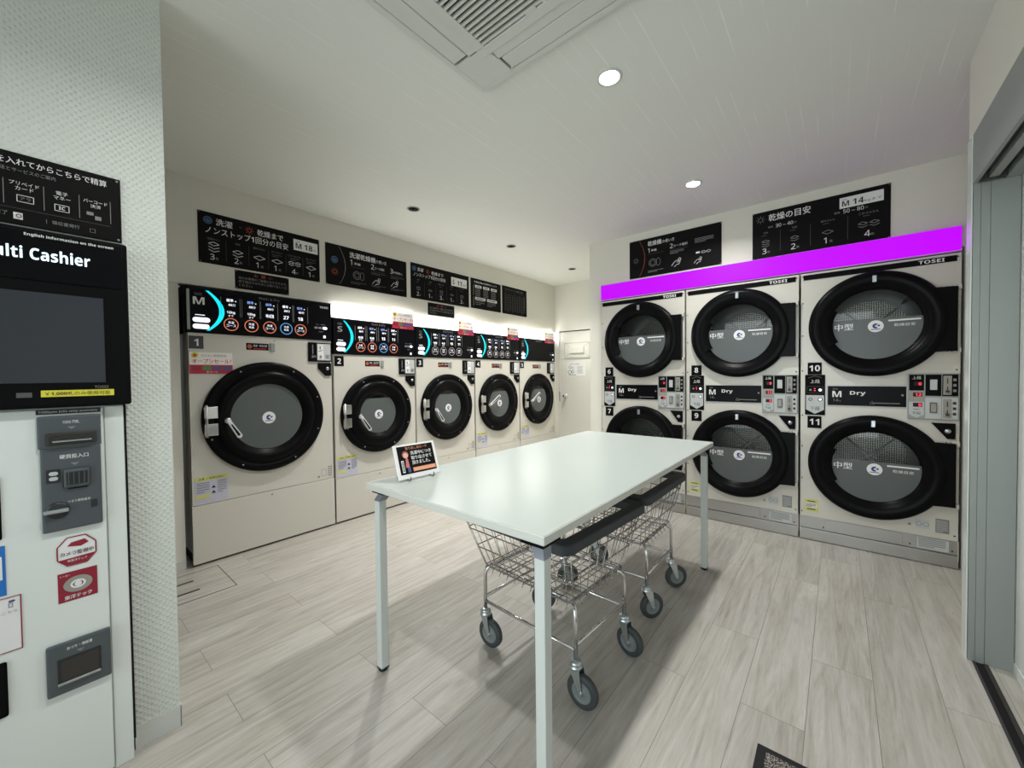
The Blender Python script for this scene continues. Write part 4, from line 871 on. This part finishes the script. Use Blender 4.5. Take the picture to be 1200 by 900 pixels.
# stickers
mb = MB(-.005); oc = [(.032, .715), (.032, .753), (.052, .778), (.090, .778), (.111, .752), (.111, .718), (.091, .693), (.052, .693)]
mb.poly(oc, 'sticker_white', 0); mb.line(oc, .003, 'seal_red', 1, True); mb.poly([(.034, .714), (.109, .718), (.090, .695), (.052, .695)], 'seal_red', 1); mb.text('カメラ監視中', .0715, .724, .0125, 'ink_black', 'C', 2, bold=.02, w_=.068); mb.poly([(.052, .752), (.060, .762), (.088, .766), (.096, .754), (.080, .746)], 'seal_red', 1); mb.text('㈱東洋テック', .0715, .704, .008, 'sticker_white', 'C', 2, w_=.04); g = mb.build('camera_sticker', t); g['label'] = 'red and white octagonal camera sticker'
mb = MB(-.005); mb.rect(.031, .586, .112, .674, 'seal_red', 0); mb.ring(.0715, .634, .030, .015, 'enamel_edge', 1, ry=.024); mb.ring(.0715, .634, .016, .005, 'sticker_white', 2, ry=.013); mb.disc(.0715, .634, .008, 'sticker_white', 2, 14); mb.text('東洋テック', .0715, .592, .012, 'sticker_white', 'C', 1, bold=.03, w_=.056); mb.text('トーヨー', .036, .662, .006, 'sticker_white', 'L', 1, w_=.02); g = mb.build('security_sticker', t); g['label'] = 'dark red security sticker with grey oval'
mb = MB(-.005); mb.rect(-.150, .494, -.037, .648, 'sticker_white', 0); mb.frame(-.150, .494, -.037, .648, .0025, 'seal_red', 1); mb.text('登録はこちら', -.044, .602, .008, 'ink_grey', 'R', 1, w_=.06); mb.frame(-.060, .618, -.052, .630, .0015, 'ink_grey', 1); mb.pill(-.060, .632, -.048, .638, 'sticker_navy', 1); mb.build('guide_sticker', t)
mb = MB(-.005); mb.rect(-.14, .655, -.062, .794, 'seal_blue', 0); mb.rect(-.135, .700, -.068, .765, 'sticker_white', 1); mb.build('blue_sticker', t)
mb = MB(); mb.box(-.21, -.066, -.008, -.003, .318, .470, 'black_satin', .006); mb.build('receipt_hatch', t)
mb = MB(); mb.box(-.21, -.066, -.008, -.003, .812, .985, 'black_satin', .004); mb.build('card_reader', t)

# ------------------------------------------------------------------ ceiling fittings
t = thing('ceiling_air_conditioner', 'square white cassette air conditioner with slatted grille in the ceiling', 'air conditioner', (.877, .797, CEIL))
HS = .477; z0 = -.030
# panel frame built as strips so that slots stay open
mb = MB()
inn, sl0, sl1 = .331, .374, .452
for (x0, x1, y0, y1) in ((-HS, HS, sl1, HS), (-HS, HS, -HS, -sl1), (-HS, -sl1, -sl1, sl1), (sl1, HS, -sl1, sl1)): mb.box(x0, x1, y0, y1, z0, 0, 'ac_white', .004)
for sx_ in (-1, 1):
    for sy_ in (-1, 1): mb.box(sx_*.288, sx_*sl1, sy_*.288, sy_*sl1, z0+.0005, -.002, 'ac_white')
mb.box(-.292, .292, inn+.001, sl0, z0+.0005, -.002, 'ac_white'); mb.box(-.292, .292, -sl0, -inn-.001, z0+.0005, -.002, 'ac_white'); mb.box(inn+.001, sl0, -.292, .292, z0+.0005, -.002, 'ac_white'); mb.box(-sl0, -inn-.001, -.292, .292, z0+.0005, -.002, 'ac_white')
mb.box(-HS+.01, HS-.01, -HS+.01, HS-.01, -.004, -.001, 'gap')
mb.build('panel', t)
for k in range(4):
    mb = MB(); mb.box(-.276, .276, sl0+.003, sl1-.003, z0-.001, z0+.012, 'ac_white', .004)
    o = mb.build('louver', t); o.rotation_euler = (0, 0, PI/2*k)
mb = MB()
for (x0, x1, y0, y1) in ((-inn, inn, .29, inn), (-inn, inn, -inn, -.29), (-inn, -.29, -.29, .29), (.29, inn, -.29, .29)): mb.box(x0, x1, y0, y1, z0-.004, z0+.012, 'ac_white', .002)
for i in range(27):
    y = -.279+.0215*i; mb.box(-.29, .29, y-.0045, y+.0045, z0-.002, z0+.010, 'ac_white')
mb.box(-.006, .006, -.29, .29, z0-.003, z0+.008, 'ac_white'); mb.box(.035, .08, -.292, -.276, z0-.006, z0, 'ac_white', .002)
gr = mb.build('intake_grille', t); gr.rotation_euler = (0, 0, PI/2)
LG = 'round ceiling downlights'
def downlight(x, y, lit, label):
    t = thing('downlight', label, 'light', (x, y, CEIL), 0, LG)
    R_ = .046 if lit else .043
    if lit:
        MB().lathe(0, 0, [(R_+.012, 0), (R_+.010, -.005), (R_, -.006), (R_-.004, -.002), (R_-.004, 0)], 'ac_white', 32, axis='z').build('trim_ring', t)
        mb = MB(); mb.face([mb.V((R_-.004)*math.cos(2*PI*i/32), (R_-.004)*math.sin(2*PI*i/32), -.003) for i in range(32)][::-1], 'lamp_face'); mb.build('lamp', t)
        l = area('downlight_lamp', (0, 0, -.009), (0, 0, 0), .10, .10, LAMP_W, (1, 1, .975), 'DISK'); l.parent = t; l.data.spread = math.radians(145)
    else:
        MB().lathe(0, 0, [(R_+.008, 0), (R_+.006, -.004), (R_, -.005), (R_-.003, -.001)], 'enamel_edge', 32, axis='z').build('trim_ring', t)
        mb = MB(); mb.lathe(0, 0, [(R_-.003, -.001), (R_-.010, -.0015), (.014, -.002), (.012, -.007), (0, -.008)], 'black_satin', 24, axis='z'); mb.build('lamp', t)
        l = area('downlight_lamp', (0, 0, -.0105), (0, 0, 0), .05, .05, SPOT_W, (1, .985, .95), 'DISK'); l.parent = t; l.data.spread = math.radians(105)
downlight(1.679, .800, True, 'bright round downlight above the middle of the white table')
downlight(2.987, .795, True, 'bright round downlight nearest the stacked dryers')
downlight(.37, .80, True, 'bright round downlight nearest the added glazed shop front')
downlight(1.957, 2.615, False, 'dark-ringed recessed downlight in the ceiling before the washer numbered 2')
downlight(3.172, 2.612, False, 'dark-ringed recessed downlight in the ceiling before the washer numbered 3')
downlight(4.355, 2.595, False, 'dark-ringed recessed downlight nearest the far door')

# ------------------------------------------------------------------ floor things
mb = MB()
a = mb
a.box(.62, 1.523, -.36, .203, 0, .006, 'black_matte', .002, 1); a.box(.65, 1.497, -.33, .176, .004, .009, 'mat_pile')
tag(a.build('door_mat'), 'dark speckled doormat with a black rubber border on the wood floor', 'mat')
# floor hatch with two hand slots
mb = MB(); hx0, hx1, hy0, hy1 = -.02, .757, 2.805, 3.205; e = .004
for (p, q, r_, s_) in ((hx0, hx1, hy0, hy0+e), (hx0, hx1, hy1-e, hy1), (hx0, hx0+e, hy0, hy1), (hx1-e, hx1, hy0, hy1)): mb.box(p, q, r_, s_, -.001, .0012, 'steel_dark')
mb.box(hx0+e, hx1-e, hy0+e, hy1-e, -.001, .0006, 'floor_wood'); mb.box(.30, .60, 3.065, 3.085, 0, .0010, 'steel_dark'); mb.box(.30, .60, 2.915, 2.935, 0, .0010, 'steel_dark')
tag(mb.build('floor_hatch'), 'flush wood floor hatch with two dark slots before the largest washer', 'hatch')

bpy.data.objects.remove(_to)
